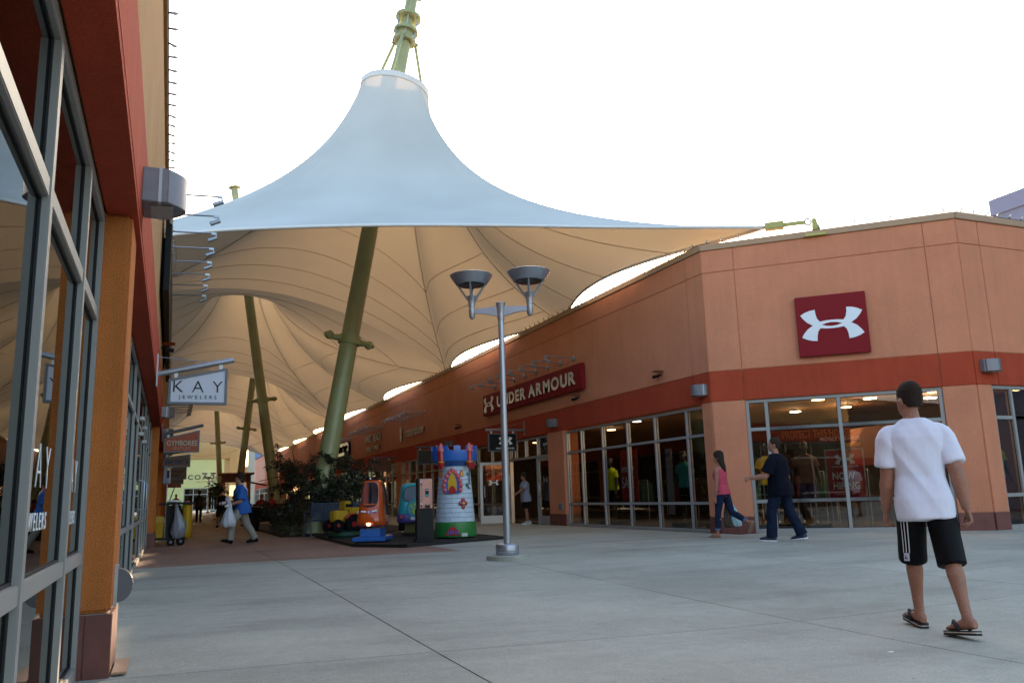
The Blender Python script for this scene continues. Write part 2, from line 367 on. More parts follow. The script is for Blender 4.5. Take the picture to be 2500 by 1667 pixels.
# door bay 8.62 .. 15.6: closed leaf, open leaf, then glazing
storefront(bd, FL, 8.625, 12.0, [9.62, 10.6, 11.5], [2.19], 2.16, ZH - .03, w=-.08, fw=.06)
storefront(bd, FL, 12.0, 18.0, [12.35, 13.8, 15.3, 16.7], RAIL, G0, ZH - .03, w=-.08)
def door_leaf(parent, F, u0, u1, w, name='door', logo=False):
    d = MB(F); s_ = .10
    d.box(u0, u0 + s_, w - .045, w, G0 + .01, 2.15); d.box(u1 - s_, u1, w - .045, w, G0 + .01, 2.15)
    d.box(u0 + s_, u1 - s_, w - .044, w - .001, 2.05, 2.15); d.box(u0 + s_, u1 - s_, w - .044, w - .001, G0 + .01, G0 + .27)
    o = d.build(name, M['alu'], parent, bevel=.003)
    box('pane', M['glass'], u0 + s_ + .001, u1 - s_ - .001, w - .028, w - .018, G0 + .271, 2.049, o, F)
    h = MB(F); hu = u1 - .16
    h.tube([(hu, w, .95), (hu, w + .06, .97), (hu, w + .06, 1.32), (hu, w, 1.34)], .012, 6)
    h.build('handle', M['steel'], o, smooth=40)
    return o
door_a = door_leaf(bd, FL, 8.64, 9.6, -.09)
Fopen = fr((XF - .02, A.y + 11.95, 0), (-.94, .34, 0), (-.34, -.94, 0))
door_b = door_leaf(bd, Fopen, .02, .98, 0)
MB(FL).box(9.62, 9.70, -.19, -.07, G0, 2.16).build('door_jamb', M['alu'], bd, bevel=.003)
MB(FL).box(11.93, 12.0, -.19, -.07, G0, 2.16).build('door_jamb', M['alu'], bd, bevel=.003)
# further shops along the mall
u = 18.0; k = 0
while u < LEN - 8:
    column(bd, FL, u, u + .9)
    e = min(u + 8.6, LEN - .5)
    mull = [u + .9 + (e - u - .9) * i / 6 for i in range(1, 6)]
    storefront(bd, FL, u + .904, e, mull, RAIL, G0, ZH - .03, w=-.08, gl='glass' if k < 3 else 'glassL')
    u = e; k += 1
# return facade glazing
storefront(bd, FR, RL - 5.2, RL - .424, [RL - 1.0, RL - 2.3, RL - 3.6], [.71, 2.23], G0, ZH, w=-.05, fm='aluw', fw=.07)
box('column', M['wall'], 0, RL - 5.2, -.5, -.002, 0, ZH, bd, FR)
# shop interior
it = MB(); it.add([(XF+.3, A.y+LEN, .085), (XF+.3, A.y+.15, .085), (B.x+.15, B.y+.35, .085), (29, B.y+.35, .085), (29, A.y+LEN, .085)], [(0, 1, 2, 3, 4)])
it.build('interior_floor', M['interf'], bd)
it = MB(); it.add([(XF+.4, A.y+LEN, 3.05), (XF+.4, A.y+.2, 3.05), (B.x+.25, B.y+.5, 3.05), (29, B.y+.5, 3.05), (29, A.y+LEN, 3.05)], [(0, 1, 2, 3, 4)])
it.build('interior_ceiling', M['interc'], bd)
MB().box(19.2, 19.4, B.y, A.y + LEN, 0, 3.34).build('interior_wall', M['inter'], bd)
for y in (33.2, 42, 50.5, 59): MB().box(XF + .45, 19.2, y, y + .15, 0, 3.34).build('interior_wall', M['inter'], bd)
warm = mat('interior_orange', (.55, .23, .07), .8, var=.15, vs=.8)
MB().box(14.6, 14.75, 33.4, 41.9, .05, 3.34).build('interior_wall', warm, bd)
MB().box(14.2, 14.35, 42.2, 50.4, .05, 3.34).build('interior_wall', warm, bd)
# lit ceiling lamps inside (photo shows them lit)
def clamp_lamp(x, y, r=.16, m='lamp', z=3.04):
    t_ = thing('ceiling_lamp', '', 'lamp', (x, y, z))
    MB().lathe([(r*1.15, z - .05), (r*1.15, z)], (x, y, 0), 16).build('rim', M['steel'], t_, smooth=30)
    MB().lathe([(r*.2, z - .065), (r, z - .06), (r, z - .045)], (x, y, 0), 16).build('lens', M[m], t_)
    if y < 24:
        ld = bpy.data.lights.new('lamp_light', 'POINT'); ld.energy = 11 if y < 17 else 5; ld.color = (1, .62, .3); ld.shadow_soft_size = .12
        lo = bpy.data.objects.new('lamp_light', ld); lo.location = (0, 0, -.16); link(lo, t_)
    return t_
# ---- left building
XL = -.29; XG = -.45
bl = thing('store_building', 'tall near shop building on the left with red soffit band and orange pillars', 'building', (-2, 10, 0))
FW = fr((XL, 0, 0), (0, 1, 0), (1, 0, 0))
L0, L1 = -1.6, 98.0
MB(FW).box(L0, L1, -.45, -.02, ZH + .01, ZC).build('wall', M['walltan'], bl)
lu = [L0, 2.6, 8.9] + [8.9 + 6.1 * i for i in range(1, 15)]; lu = [u for u in lu if u < L1] + [L1]
panels('wall_panel', 'walltan', bl, FW, lu, ZB, ZC, -.05, 0)
panels('band_panel', 'band', bl, FW, lu, ZH, ZB, -.05, .03)
MB(FW).box(L0, L1, -.47, .04, ZC, ZT).build('roof_cap', M['walltan'], bl, bevel=.01)
MB(FW).box(L0, L1, -.155, .028, ZH - .05, ZH + .004).build('soffit', M['band'], bl)
MB(FW).box(L0, L0 + .4, -14, -.06, 0, ZC).build('wall', M['walltan'], bl)
MB(FW).box(L0, L1, -14, -.2, ZC - .2, ZC - .1).build('roof', M['cap'], bl)
def lcol(u0, u1):
    box('column', M['colleft'], u0, u1, -.40, -.003, .40, ZH - .048, bl, FW, .02)
    MB(FW).box(u0 + .006, u1 - .006, -.40, -.012, -.05, .398).build('grout', M['grout'], bl)
    tiles(bl, FW, [u0 + (u1 - u0) * i / 2 for i in range(3)], -.02, .392, -.03, .010)
    for (a, b) in ((-.215, -.135), (-.131, .008)): box('tile', M['tile'], u0 - .012, u0 + .02, a, b, -.02, .392, bl, FW, .003)
lcol(5.5, 6.1); lcol(20.8, 21.5)
wl = XG - XL
lw = storefront(bl, FW, L0 + .4, 5.5, [.6, 2.0, 3.28, 4.55], [.72, 2.15], G0 - .02, ZH - .06, w=wl, gl='glassL', fm='aluw', fw=.07, dp=.13, rc=.034)
storefront(bl, FW, 6.1, 20.8, [7.6, 9.4, 11.2, 12.7, 16.0, 17.4, 19.0], [.74, 2.17], G0, ZH - .06, w=wl, gl='glassL', fm='aluw', fw=.06, dp=.13, rc=.034)
dr = MB(FW)
for u0 in (12.8, 14.4):
    h = MB(FW); h.tube([(u0 + 1.3, wl, .95), (u0 + 1.3, wl + .07, .97), (u0 + 1.3, wl + .07, 1.38), (u0 + 1.3, wl, 1.4)], .014, 6); h.build('handle', M['alu'], bl, smooth=40)
    for zz_ in (2.22, 2.0): MB(FW).box(u0 + .1, u0 + .35, wl, wl + .06, zz_, zz_ + .05).build('door_closer', M['alu'], bl, bevel=.004)
u = 21.5
while u < L1 - 10:
    e = u + 9.3
    storefront(bl, FW, u, e, [u + 9.3 * i / 6 for i in range(1, 6)], [.74, 2.17], G0, ZH - .06, w=wl, gl='glassL', fm='aluw', fw=.06, dp=.13, rc=.034)
    lcol(e, e + .7); u = e + .7
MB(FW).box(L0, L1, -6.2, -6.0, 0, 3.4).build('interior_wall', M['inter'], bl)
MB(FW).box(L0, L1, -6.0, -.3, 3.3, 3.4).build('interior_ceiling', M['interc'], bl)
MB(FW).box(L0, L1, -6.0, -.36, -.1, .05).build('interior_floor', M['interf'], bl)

# ------------------------------------------------------------------ text
def text(s, size, parent, name, m, F, u=0, v=0, ext=.01, bold=0, xs=1.0, align='LEFT', sp=1.0, split=False, y=0.0, shear=0):
    """flat lettering in the plane x/z of F (origin u, v), extruded towards +y of F; split=True gives one object per letter"""
    def one(ch):
        c = bpy.data.curves.new('t', 'FONT'); c.body = ch; c.size = size; c.extrude = ext; c.offset = bold; c.align_x = 'LEFT'; c.space_character = sp; c.shear = shear; c.resolution_u = 4
        o = bpy.data.objects.new('t', c); COL.objects.link(o)
        dg = bpy.context.evaluated_depsgraph_get(); me = bpy.data.meshes.new_from_object(o.evaluated_get(dg))
        bpy.data.objects.remove(o); bpy.data.curves.remove(c); return me
    def width(me):
        xs_ = [q.co.x for q in me.vertices]; return (min(xs_), max(xs_)) if xs_ else (0, 0)
    org = root_org(parent); outs = []
    items = [(one(s), 0)] if not split else []
    if split:
        adv = 0
        for ch in s:
            if ch == ' ': adv += size * .38 * sp; continue
            me = one(ch); a, b = width(me); items.append((me, adv - a)); adv += (b - a) + size * .12 * sp
    a = min(width(me)[0] + d for me, d in items); b = max(width(me)[1] + d for me, d in items)
    off = {'LEFT': -a, 'CENTER': -(a + b) / 2, 'RIGHT': -b}[align]
    for me, d in items:
        for q in me.vertices:
            p = F @ Vector((u + (q.co.x + d + off) * xs, y + q.co.z, v + q.co.y)); q.co = p - org
        me.update(); bm = bmesh.new(); bm.from_mesh(me); bmesh.ops.recalc_face_normals(bm, faces=bm.faces); bm.to_mesh(me); bm.free()
        me.materials.clear(); me.materials.append(m); me.name = name
        o = bpy.data.objects.new(name, me); link(o, parent); outs.append(o)
    return outs
Q = [(-.62, 0), (-.8, .12), (-.93, .27), (-1, .39), (-.85, .475), (-.68, .53), (-.51, .55), (-.5, .38), (-.46, .22), (-.38, .115), (-.2, .14), (0, .148)]
HOLE = [(.33, 0), (.18, .05), (0, .07), (-.18, .05), (-.33, 0)]
def scribble(parent, m, F, u, v, w, h, n, y=.004, seed=1):
    # writing too small to read: a row of uneven strokes
    rg = random.Random(seed); mb = MB(F)
    for i in range(n):
        a = u - w/2 + w * i / n; q = w / n
        k_ = rg.random()
        if k_ < .4: mb.tube([(a + q*.45 + q*.3*math.cos(t), y, v + h*.3*math.sin(t)) for t in [R(40*j) for j in range(8)]], q*.11, 4)
        elif k_ < .75: mb.box(a + q*.2, a + q*.4, 0, y, v - h*.3, v + h*.5); mb.box(a + q*.4, a + q*.75, 0, y, v - h*.3, v - h*.15)
        else: mb.tube([(a + q*.15, y, v + h*.3), (a + q*.45, y, v - h*.3), (a + q*.75, y, v + h*.3)], q*.1, 4)
    return mb.build('lettering', m, parent)
def emblem(parent, m, F, u, v, s, y0, y1, name='emblem', ys=1.0):
    top = Q + [(-x, z) for x, z in Q[-2::-1]]
    mb = MB(F)
    for sg in (1, -1):
        pts = [(u + x * s, v + sg * z * s * ys) for x, z in top + HOLE]
        mb.prism(pts, y0, y1)
    return mb.build(name, m, parent)
def mir(F):                                  # text frame: x to the viewer's right when facing the facade (w towards viewer)
    return F @ Matrix(((-1, 0, 0, 0), (0, 1, 0, 0), (0, 0, 1, 0), (0, 0, 0, 1)))
TL, TC, TR = mir(FL), mir(FC), mir(FR)
# ---- square red sign on the angled corner
cs = thing('square_sign', 'square dark red sign with white crossed-arc emblem on the angled corner', 'sign', tuple(FC @ Vector((CL - 2.62, 0, 4.3))))
box('panel', M['uared'], CL - 3.32, CL - 1.92, .03, .12, 3.68, 4.97, cs, FC, .01)
MB(FC).box(CL - 2.95, CL - 2.3, 0, .035, 4.0, 4.6).build('mount', M['dark'], cs)
emblem(cs, M['white'], TC, -(CL - 2.62), 4.33, .61, .12, .135)
# ---- long red sign
ls = thing('wall_sign', 'long dark red sign with large silver letters on the orange wall', 'sign', (XF, 24.6, 4.3))
u0, u1 = 5.8, 13.9
for a, b in ((u0, 8.5), (8.5, 11.2), (11.2, u1)): box('panel', M['uared'], a + .003, b - .003, .04, .16, 3.93, 4.68, ls, FL, .008)
MB(FL).box(u0 + .3, u1 - .3, 0, .045, 4.1, 4.5).build('mount', M['dark'], ls)
text('UNDER', .52, ls, 'letter', M['silver'], TL, -12.35, 4.12, .02, .02, 1.36, 'LEFT', 1.0, True, .185)
text('ARMOUR', .52, ls, 'letter', M['silver'], TL, -6.1, 4.12, .02, .02, 1.36, 'RIGHT', 1.0, True, .185)
emblem(ls, M['silver'], TL, -13.2, 4.3, .52, .165, .20, ys=1.0)
emblem(door_a, M['white'], TL, -9.12, 1.45, .17, -.116, -.114, name='decal'); emblem(door_b, M['white'], mir(Fopen), -.5, 1.45, .17, -.017, -.015, name='decal')
text('8210', .13, bd, 'lettering', M['white'], TL, -9.1, 2.52, .001, 0, 1.0, 'CENTER', y=-.126)
# ---- gooseneck lamps
def gooseneck():
    t_ = thing('sign_lamp', 'x', 'lamp', (0, 0, 0))
    MB().lathe([(.085, 0), (.085, .025), (.05, .05)], n=14).build('mount', M['paintgrey'], t_, smooth=30)
    t_2 = CH[t_][0]; t_2.data.transform(Matrix.Rotation(-math.pi/2, 4, 'X'))     # axis along +y
    MB().tube([(0, .03, 0), (0, .88, .04)], .017, 8).build('arm', M['paintgrey'], t_, smooth=40)
    MB().box(-.02, .02, .87, .97, .005, .055).tube([(0, .96, .02), (0, .96, -.06)], .016, 6).build('knuckle', M['paintgrey'], t_, bevel=.004)
    MB().tube([(0, .98, -.045), (0, .81, -.125)], [.040, .045], 12).build('lamp_head', M['paintgrey'], t_, smooth=40)
    return t_
ORDN = ['nearest', 'second', 'third', 'fourth', 'fifth', 'sixth', 'seventh', 'eighth']
def nth(i, n): return 'farthest' if i == n - 1 else ORDN[i]
GN = gooseneck()
def place_goose(loc, rz, label, group):
    global GN
    if GN['label'] == 'x':
        GN.location = loc; GN.rotation_euler = (0, 0, rz); GN['label'] = label; GN['group'] = group; return
    copy_tree(GN, loc, rz, label, group)
for i in range(8): place_goose((XF, A.y + 6.5 + .93 * i, 4.92), math.pi/2, nth(i, 8) + ' grey gooseneck lamp in the row above the long red sign', 'gooseneck lamps above the long red sign')
for i in range(7): place_goose((XF, 37 + .75 * i, 4.95), math.pi/2, nth(i, 7) + ' small gooseneck lamp in the row above the naturalizer lettering', 'gooseneck lamps above the naturalizer lettering')
for i in range(8): place_goose((XF, 45.4 + .75 * i, 4.98), math.pi/2, nth(i, 8) + ' small gooseneck lamp above the White House Black Market lettering', 'gooseneck lamps above the White House Black Market lettering')
for i in range(5): place_goose((XF, 54.4 + .95 * i, 5.0), math.pi/2, nth(i, 5) + ' tiny gooseneck lamp in the row above the oval sign', 'gooseneck lamps above the oval sign')
GNL = []
for i in range(8):
    c = copy_tree(GN, (XL, 13.7 + 1.0 * i, 5.95), -math.pi/2, nth(i, 8) + ' grey gooseneck lamp reaching out over the dark left wall sign', 'gooseneck lamps over the dark left sign')
    c.scale = (.92, .92, .92)
for i in range(6):
    c = copy_tree(GN, (XL, 33 + 1.0 * i, 4.9), -math.pi/2, nth(i, 6) + ' small gooseneck lamp on the left wall above the orange blade sign', 'gooseneck lamps far along the left wall')
# dark panel sign seen edge-on on the left wall
ds = thing('wall_sign', 'big dark sign panel seen edge-on high on the left wall', 'sign', (XL, 18, 5))
box('panel', M['ink'], 13.5, 24, .05, .14, 4.3, 5.75, ds, FW, .01)
MB(FW).box(14, 23.5, 0, .055, 4.7, 5.3).build('mount', M['dark'], ds)
# ---- other lettering on the right wall
def letters_sign(name, label, loc): return thing(name, label, 'sign', loc)
s = letters_sign('letter_sign', 'naturalizer shop lettering with round mark on the orange wall', (XF, 39, 4.2))
text('naturalizer', .62, s, 'lettering', M['signmetal'], TL, -(41.0 - A.y) + .75, 4.02, .03, .006, 1.25, 'LEFT', y=.05)
mk = MB(TL)
for z_ in (4.05, 4.42):
    mk.prism([(-(41.2 - A.y) + .22 * math.cos(a), z_ + .2 * math.sin(a)) for a in [2*math.pi*i/14 for i in range(14)]], .02, .08)
mk.build('mark', M['signmetal'], s)
s = letters_sign('letter_sign', 'White House Black Market shop lettering in two columns', (XF, 47.5, 4.2))
text('WHITE', .62, s, 'lettering', M['signmetal'], TL, -(48.0 - A.y), 4.30, .03, .004, .85, 'RIGHT', y=.05)
text('BLACK', .62, s, 'lettering', M['signmetal'], TL, -(47.3 - A.y), 4.30, .03, .004, .95, 'LEFT', y=.05)
text('HOUSE', .40, s, 'lettering', M['signmetal'], TL, -(48.0 - A.y), 3.78, .03, .004, 1.0, 'RIGHT', y=.05)
text('MARKET', .40, s, 'lettering', M['signmetal'], TL, -(47.3 - A.y), 3.78, .03, .004, .95, 'LEFT', y=.05)
MB(TL).box(-(47.68 - A.y), -(47.62 - A.y), .01, .06, 3.75, 4.85).build('divider', M['signmetal'], s)
s = letters_sign('oval_sign', 'lit white oval shop sign with black lettering far along the right wall', (XF, 56.6, 4.35))
def rrect(w, h, r, n=6):
    return [(sx*(w - r) + r*math.cos(a), sz*(h - r) + r*math.sin(a)) for sx, sz, a0 in ((1,1,0),(-1,1,90),(-1,-1,180),(1,-1,270)) for a in [R(a0 + 90*i/n) for i in range(n+1)]]
MB(TL @ Matrix.Translation((-(56.7 - A.y), 0, 4.38))).prism(rrect(2.5, .48, .45), .03, .16).build('panel', M['ink'], s)
MB(TL @ Matrix.Translation((-(56.7 - A.y), 0, 4.38))).prism(rrect(2.38, .42, .4), .16, .175).build('face', mat('oval_face', (.85, .82, .76), .25, metal=.9), s)
scribble(s, M['ink'], TL @ Matrix.Translation((0, .176, 0)), -(56.7 - A.y), 4.38, 4.2, .6, 7, .02, 5)

# ---- wall packs
def wallpack():
    t_ = thing('wall_light', 'x', 'lamp', (0, 0, 0))
    n = 12; a0 = .0
    body = MB(); pts = [(-.19, 0), (-.19, .16)] + [(-.19 + .38*i/n, .16 + .12*math.sin(math.pi*i/n)) for i in range(1, n)] + [(.19, .16), (.19, 0)]
    body.add([(x, y, -.12) for x, y in pts] + [(x, y, .12) for x, y in pts], [tuple(range(len(pts)))[::-1], tuple(range(len(pts), 2*len(pts)))] + [(i, (i+1) % len(pts), (i+1) % len(pts) + len(pts), i + len(pts)) for i in range(len(pts))])
    body.build('housing', mat('wallpack_grey', (.20, .19, .20), .45, metal=.5, var=.12, vs=9), t_, smooth=35, bevel=.004)
    MB().box(-.195, .195, .10, .12, -.123, .123).build('seam_strip', M['alu'], t_)
    MB().box(-.12, .12, .05, .2, -.135, -.119).build('lens', mat('lens_grey', (.25, .25, .24), .2), t_, bevel=.004)
    return t_
WP = wallpack()
def place_wp(loc, rz, label, sc_=1.0):
    global WP
    if WP['label'] == 'x': o = WP; o.location = loc; o.rotation_euler = (0, 0, rz); o['label'] = label
    else: o = copy_tree(WP, loc, rz, label)
    o.scale = (sc_,) * 3
    return o
place_wp((XL + .03, 5.95, 3.14), -math.pi/2, 'nearest grey metal wall light on the left red band, huge in view', 1.0)
place_wp((XL + .03, 20.6, 3.12), -math.pi/2, 'grey metal wall light just below the white jewelers blade sign')
place_wp((XL + .03, 27.5, 3.2), -math.pi/2, 'grey metal wall light on the left band above the orange blade sign')
place_wp((XL + .03, 38, 3.2), -math.pi/2, 'small wall light on the left band behind the orange blade sign')
place_wp((XF - .004, A.y + .28, 3.16), math.pi/2, 'grey wall light on the red band at the corner between the two glazed fronts')
place_wp((XF - .004, A.y + 8.0, 3.14), math.pi/2, 'grey wall light on the band above the pillar by the shop door')
place_wp((XF - .004, A.y + 18.2, 3.2), math.pi/2, 'small wall light on the band left of the toy tower')
place_wp((B.x + .33, B.y - .004, 3.24), math.pi, 'grey wall light at the right end of the red band above the man in white')
# low step lights
def steplight(loc, rz, label):
    t_ = thing('step_light', label, 'lamp', loc, rz=0); F = Matrix.Translation(loc) @ Matrix.Rotation(rz, 4, 'Z')
    pts = [(0, -.1), (.02, -.1)] + [(.02 + .085*math.cos(a), .0 + .1*math.sin(a)) for a in [R(-80 + 17*i) for i in range(11)]] + [(0, .1)]
    MB(F @ Matrix.Rotation(math.pi/2, 4, 'Z')).prism(pts, -.05, .05).build('hood', M['signgrey'], t_, bevel=.004)
    MB(F).box(-.065, .065, -.001, .02, -.12, .12).build('back_plate', M['steel'], t_)
    return t_
steplight((XL - .003, 5.78, .53), -math.pi/2, 'grey half-round step light low on the near left orange pillar')
steplight((XF - .001, A.y + 7.75, .62), math.pi/2, 'small grey step light low on the pillar by the shop door')
# little cameras / speakers on walls
def wallcam(loc, rz, label, m):
    t_ = thing('wall_camera', label, 'camera', loc); F = Matrix.Translation(loc) @ Matrix.Rotation(rz, 4, 'Z')
    MB(F).tube([(0, 0, 0), (0, .12, -.01)], .018, 8).build('bracket', M['dark'], t_)
    MB(F).tube([(0, .08, -.03), (0, .24, -.06)], [.03, .045], 10).build('body', M['dark'], t_, smooth=40)
    MB(F).loft([[(-.13*s_, y_, .045 + .03*abs(s_)*(1-k_)) for s_ in (-1, -.5, 0, .5, 1)] + [(.13*s_, y_, .06 + .03*abs(s_)) for s_ in (1, .5, 0, -.5, -1)] for k_, y_ in ((0, .02), (0, .26))]).build('hood', m, t_)
for i, (F, u, z, r_, l) in enumerate(((FL, 1.9, 3.75, math.pi/2, 'small brown hooded camera on the wall right of the long red sign'), (FL, 6.3, 3.72, math.pi/2, 'small hooded camera just under the right end of the long red sign'), (FL, 17.0, 3.8, math.pi/2, 'tiny hooded camera on the wall left of the long red sign'))):
    wallcam(tuple(F @ Vector((u, 0, z))), r_, l, M['cap'])
wallcam((XL, 17.5, 4.1), -math.pi/2, 'orange hooded camera sticking out of the left wall under the gooseneck lamps', M['orangesign'])
# ---- blade signs
def blade(loc, wx, zb, zl, zr, face, label, cat='sign', flip=1, name='blade_sign', barm='paintgrey', rod=True, off=.22):
    """hangs across the walk at y=loc.y, wall at loc.x, reaching out by flip"""
    t_ = thing(name, label, cat, loc); x0, y, z = loc; f = flip
    a, b = x0 + f*off, x0 + f*(off + wx)
    fw = .035
    pts = [(a, zb), (b, zb), (b, zr), (a, zl)]
    ins = [(a + f*fw, zb + fw), (b - f*fw, zb + fw), (b - f*fw, zr - fw*1.2), (a + f*fw, zl - fw*.8)]
    fm = MB()
    for i in range(4):
        j = (i + 1) % 4
        fm.add([(p[0], yy, p[1]) for yy in (y - .04, y + .04) for p in (pts[i], pts[j], ins[j], ins[i])], [(0,1,2,3), (7,6,5,4), (0,4,5,1), (1,5,6,2), (2,6,7,3), (3,7,4,0)])
    fm.build('frame', M['signgrey'], t_)
    MB().prism(ins, y - .028, y + .028).build('panel', face, t_)
    zt = max(zl, zr)
    sl = (zr - zl) / wx
    zba = lambda x: zl + (abs(x - a)) * sl * (1 if f*(x-a) > 0 else -1) + .11
    p0 = (x0, y, zba(x0)); p1 = (b + f*.08, y, zba(b + f*.08))
    MB().tube([p0, p1], .042, 12).build('bar', M[barm], t_, smooth=40)
    for x in (a + f*.12*wx, b - f*.12*wx):
        MB().box(x - .025, x + .025, y - .008, y + .008, zba(x) - .115, zba(x) - .03).build('hanger', M['white'], t_)
    MB().box(min(x0, x0 + f*.02), max(x0, x0 + f*.02), y - .04, y + .04, zba(x0) - .18, zba(x0) + .3).build('wall_plate', M[barm], t_)
    if rod: MB().tube([(x0, y, zba(x0) + .26), (x0 + f*(off + wx*.65), y, zba(x0 + f*(off + wx*.65)) + .04)], .006, 6).build('tie_rod', M[barm], t_)
    return t_
TXT = lambda x, y: fr((x, y, 0), (1, 0, 0), (0, -1, 0))   # readable from -Y
k = blade((XL + .03, 13.0, 2.9), .82, 2.46, 2.83, 3.02, M['signwhite'], 'white hanging blade sign reading KAY JEWELERS in a grey frame', off=.17)
F = TXT(.32, 13.0 - .03)
text('KAY', .255, k, 'letter', M['ink'], F, 0, 2.64, .004, -.003, 1.0, 'CENTER', 4.0, True)
text('JEWELERS', .075, k, 'lettering', M['ink'], F, 0, 2.545, .003, 0, 1.0, 'CENTER', 1.75)
k = blade((XL + .03, 23.5, 2.8), .88, 2.37, 2.74, 2.96, M['orangesign'], 'orange hanging blade sign reading GYMBOREE OUTLET', off=.05, barm='signgrey')
F = TXT(.24, 23.47); text('GYMBOREE', .19, k, 'lettering', M['cream'], F, 0, 2.55, .004, .003, .78, 'CENTER'); text('OUTLET', .085, k, 'lettering', M['cream'], F, 0, 2.45, .004, 0, 1.0, 'CENTER', 1.5)
k = blade((XL + .03, 29.5, 2.7), .84, 2.24, 2.56, 2.66, M['brownsign'], "brown hanging blade sign reading carter's in navy letters", off=0.0, barm='signgrey', rod=False)
F = TXT(.16, 29.47); text("carter's", .24, k, 'lettering', M['navy'], F, 0, 2.36, .004, .006, 1.0, 'CENTER')
for y, txt, lab in ((37, 'y', 'small brown blade sign with two dark lines of writing below the others'), (45, '', 'plain brown blade sign further along the left walk'), (54, '', 'reddish brown blade sign farthest along the left walk')):
    k = blade((XL + .03, y, 2.7), .86, 2.05, 2.52, 2.6, M['brownsign'] if y < 50 else M['orangesign'], lab, off=0, barm='signgrey', rod=False)
    if txt: scribble(k, M['ink'], TXT(.15, y - .03), 0, 2.38, .62, .13, 8, .006, 2); scribble(k, M['ink'], TXT(.15, y - .03), .02, 2.2, .34, .12, 4, .006, 3)
# right blade signs
k = blade((XF, 25.3, 3.0), 1.02, 2.42, 3.02, 3.02, M['ink'], 'black hanging blade sign with white emblem behind the lamp post', flip=-1, off=.3)
F = TXT(XF - .3 - .51, 25.27); emblem(k, M['white'], F, .1, 2.77, .24, 0.0, .006)
text('UNDER ARMOUR', .075, k, 'lettering', M['white'], F, .08, 2.5, .003, .001, 1.1, 'CENTER')
k = blade((XF, 34.0, 3.0), 1.0, 2.4, 3.0, 3.0, mat('sign_dark_green', (.02, .03, .022), .5), 'dark green hanging blade sign with faint red writing left of the toy tower', flip=-1, off=.25, barm='signgrey')
scribble(k, mat('dim_red', (.2, .03, .03), .5), TXT(XF - .75, 33.97), 0, 2.7, .55, .07, 11, .006, 4)
k = blade((XF, 42.5, 3.0), 1.0, 2.4, 3.0, 3.0, M['brownsign'], 'brownish hanging blade sign half hidden by the shrub branches', flip=-1, off=.25, barm='signgrey')
# KAY JEWELERS on the left glass
Fk = fr((XG + .012 - .08, 0, 0), (0, -1, 0), (1, 0, 0))
Fk = Matrix(((0, 1, 0, XG - .07), (1, 0, 0, 0), (0, 0, 1, 0), (0, 0, 0, 1)))
win = lw
text('KAY', .27, win, 'lettering', M['white'], fr((XG - .033, 3.74, 0), (0, 1, 0), (1, 0, 0)), 0, 1.08,   .001, -.007, .95, 'CENTER', 1.6)
text('JEWELERS', .10, win, 'lettering', M['white'], fr((XG - .033, 3.74, 0), (0, 1, 0), (1, 0, 0)), 0, .92, .001, 0, 1.0, 'CENTER', 1.5)
text('KAY', .27, win, 'lettering', M['white'], fr((XG - .033, 4.95, 0), (0, 1, 0), (1, 0, 0)), 0, 1.08, .001, -.007, .7, 'CENTER', 1.6)
text('JEWELERS', .10, win, 'lettering', M['white'], fr((XG - .033, 4.95, 0), (0, 1, 0), (1, 0, 0)), 0, .92, .001, 0, .8, 'CENTER', 1.5)
# door mat strip by the column
mt = MB().box(-.27, -.19, 5.52, 6.0, .05, .062); setp(mt.build('floor_grate', M['cap']), 'narrow metal floor drain grate beside the near left pillar base', 'drain')
# ------------------------------------------------------------------ canopy
def frac(poly, t):
    """point at fraction t of a 3D polyline by length"""
    L_ = [0]
    for a, b in zip(poly[:-1], poly[1:]): L_.append(L_[-1] + (b - a).length)
    d = t * L_[-1]
    for i in range(len(poly) - 1):
        if d <= L_[i+1] or i == len(poly) - 2:
            s_ = (d - L_[i]) / max(1e-6, L_[i+1] - L_[i]); return poly[i].lerp(poly[i+1], s_)
def cat(pts, n=24):
    """smooth curve through points"""
    P_ = [Vector(p) for p in pts]; out = []
    E_ = [P_[0]*2 - P_[1]] + P_ + [P_[-1]*2 - P_[-2]]
    for i in range(1, len(E_) - 2):
        for k in range(n):
            t = k / n; a, b, c, d = E_[i-1:i+3]
            out.append(.5*((2*b) + (c-a)*t + (2*a-5*b+4*c-d)*t*t + (3*b-a-3*c+d)*t**3))
    return out + [P_[-1]]
ZA = 6.62
def scallop(a, b, inx, dz=.0):
    a, b = Vector(a), Vector(b); out = []
    for i in range(25):
        t = i / 24; p = a.lerp(b, t); s_ = (4*t*(1-t))**1.5; p.x += inx * s_; p.z += dz * s_; out.append(p)
    return out
def valley(a, b, h):
    a, b = Vector(a), Vector(b); out = []
    for i in range(41):
        t = i / 40; p = a.lerp(b, t); p.z += h * (math.sin(math.pi * t)) ** .85; out.append(p)
    return out
XRA, XLA = 11.35, -5.0
RA = {y: Vector((XRA, y, 6.45)) for y in (23.2, 35, 47, 59, 71, 83, 95, 107)}
LA = {y: Vector((XLA, y, ZA + 1.0)) for y in (24.5, 35, 47, 59, 71, 83, 95, 107)}
FRONT = cat([(11.95, 13.9, 6.66), (9.25, 15.65, 6.96), (6.55, 16.6, 7.04), (3.9, 17.2, 6.97), (1.22, 17.9, 6.84), (-.6, 18.4, 6.66), (-4.5, 19.6, 6.3)], 12)
RING_R = 1.12
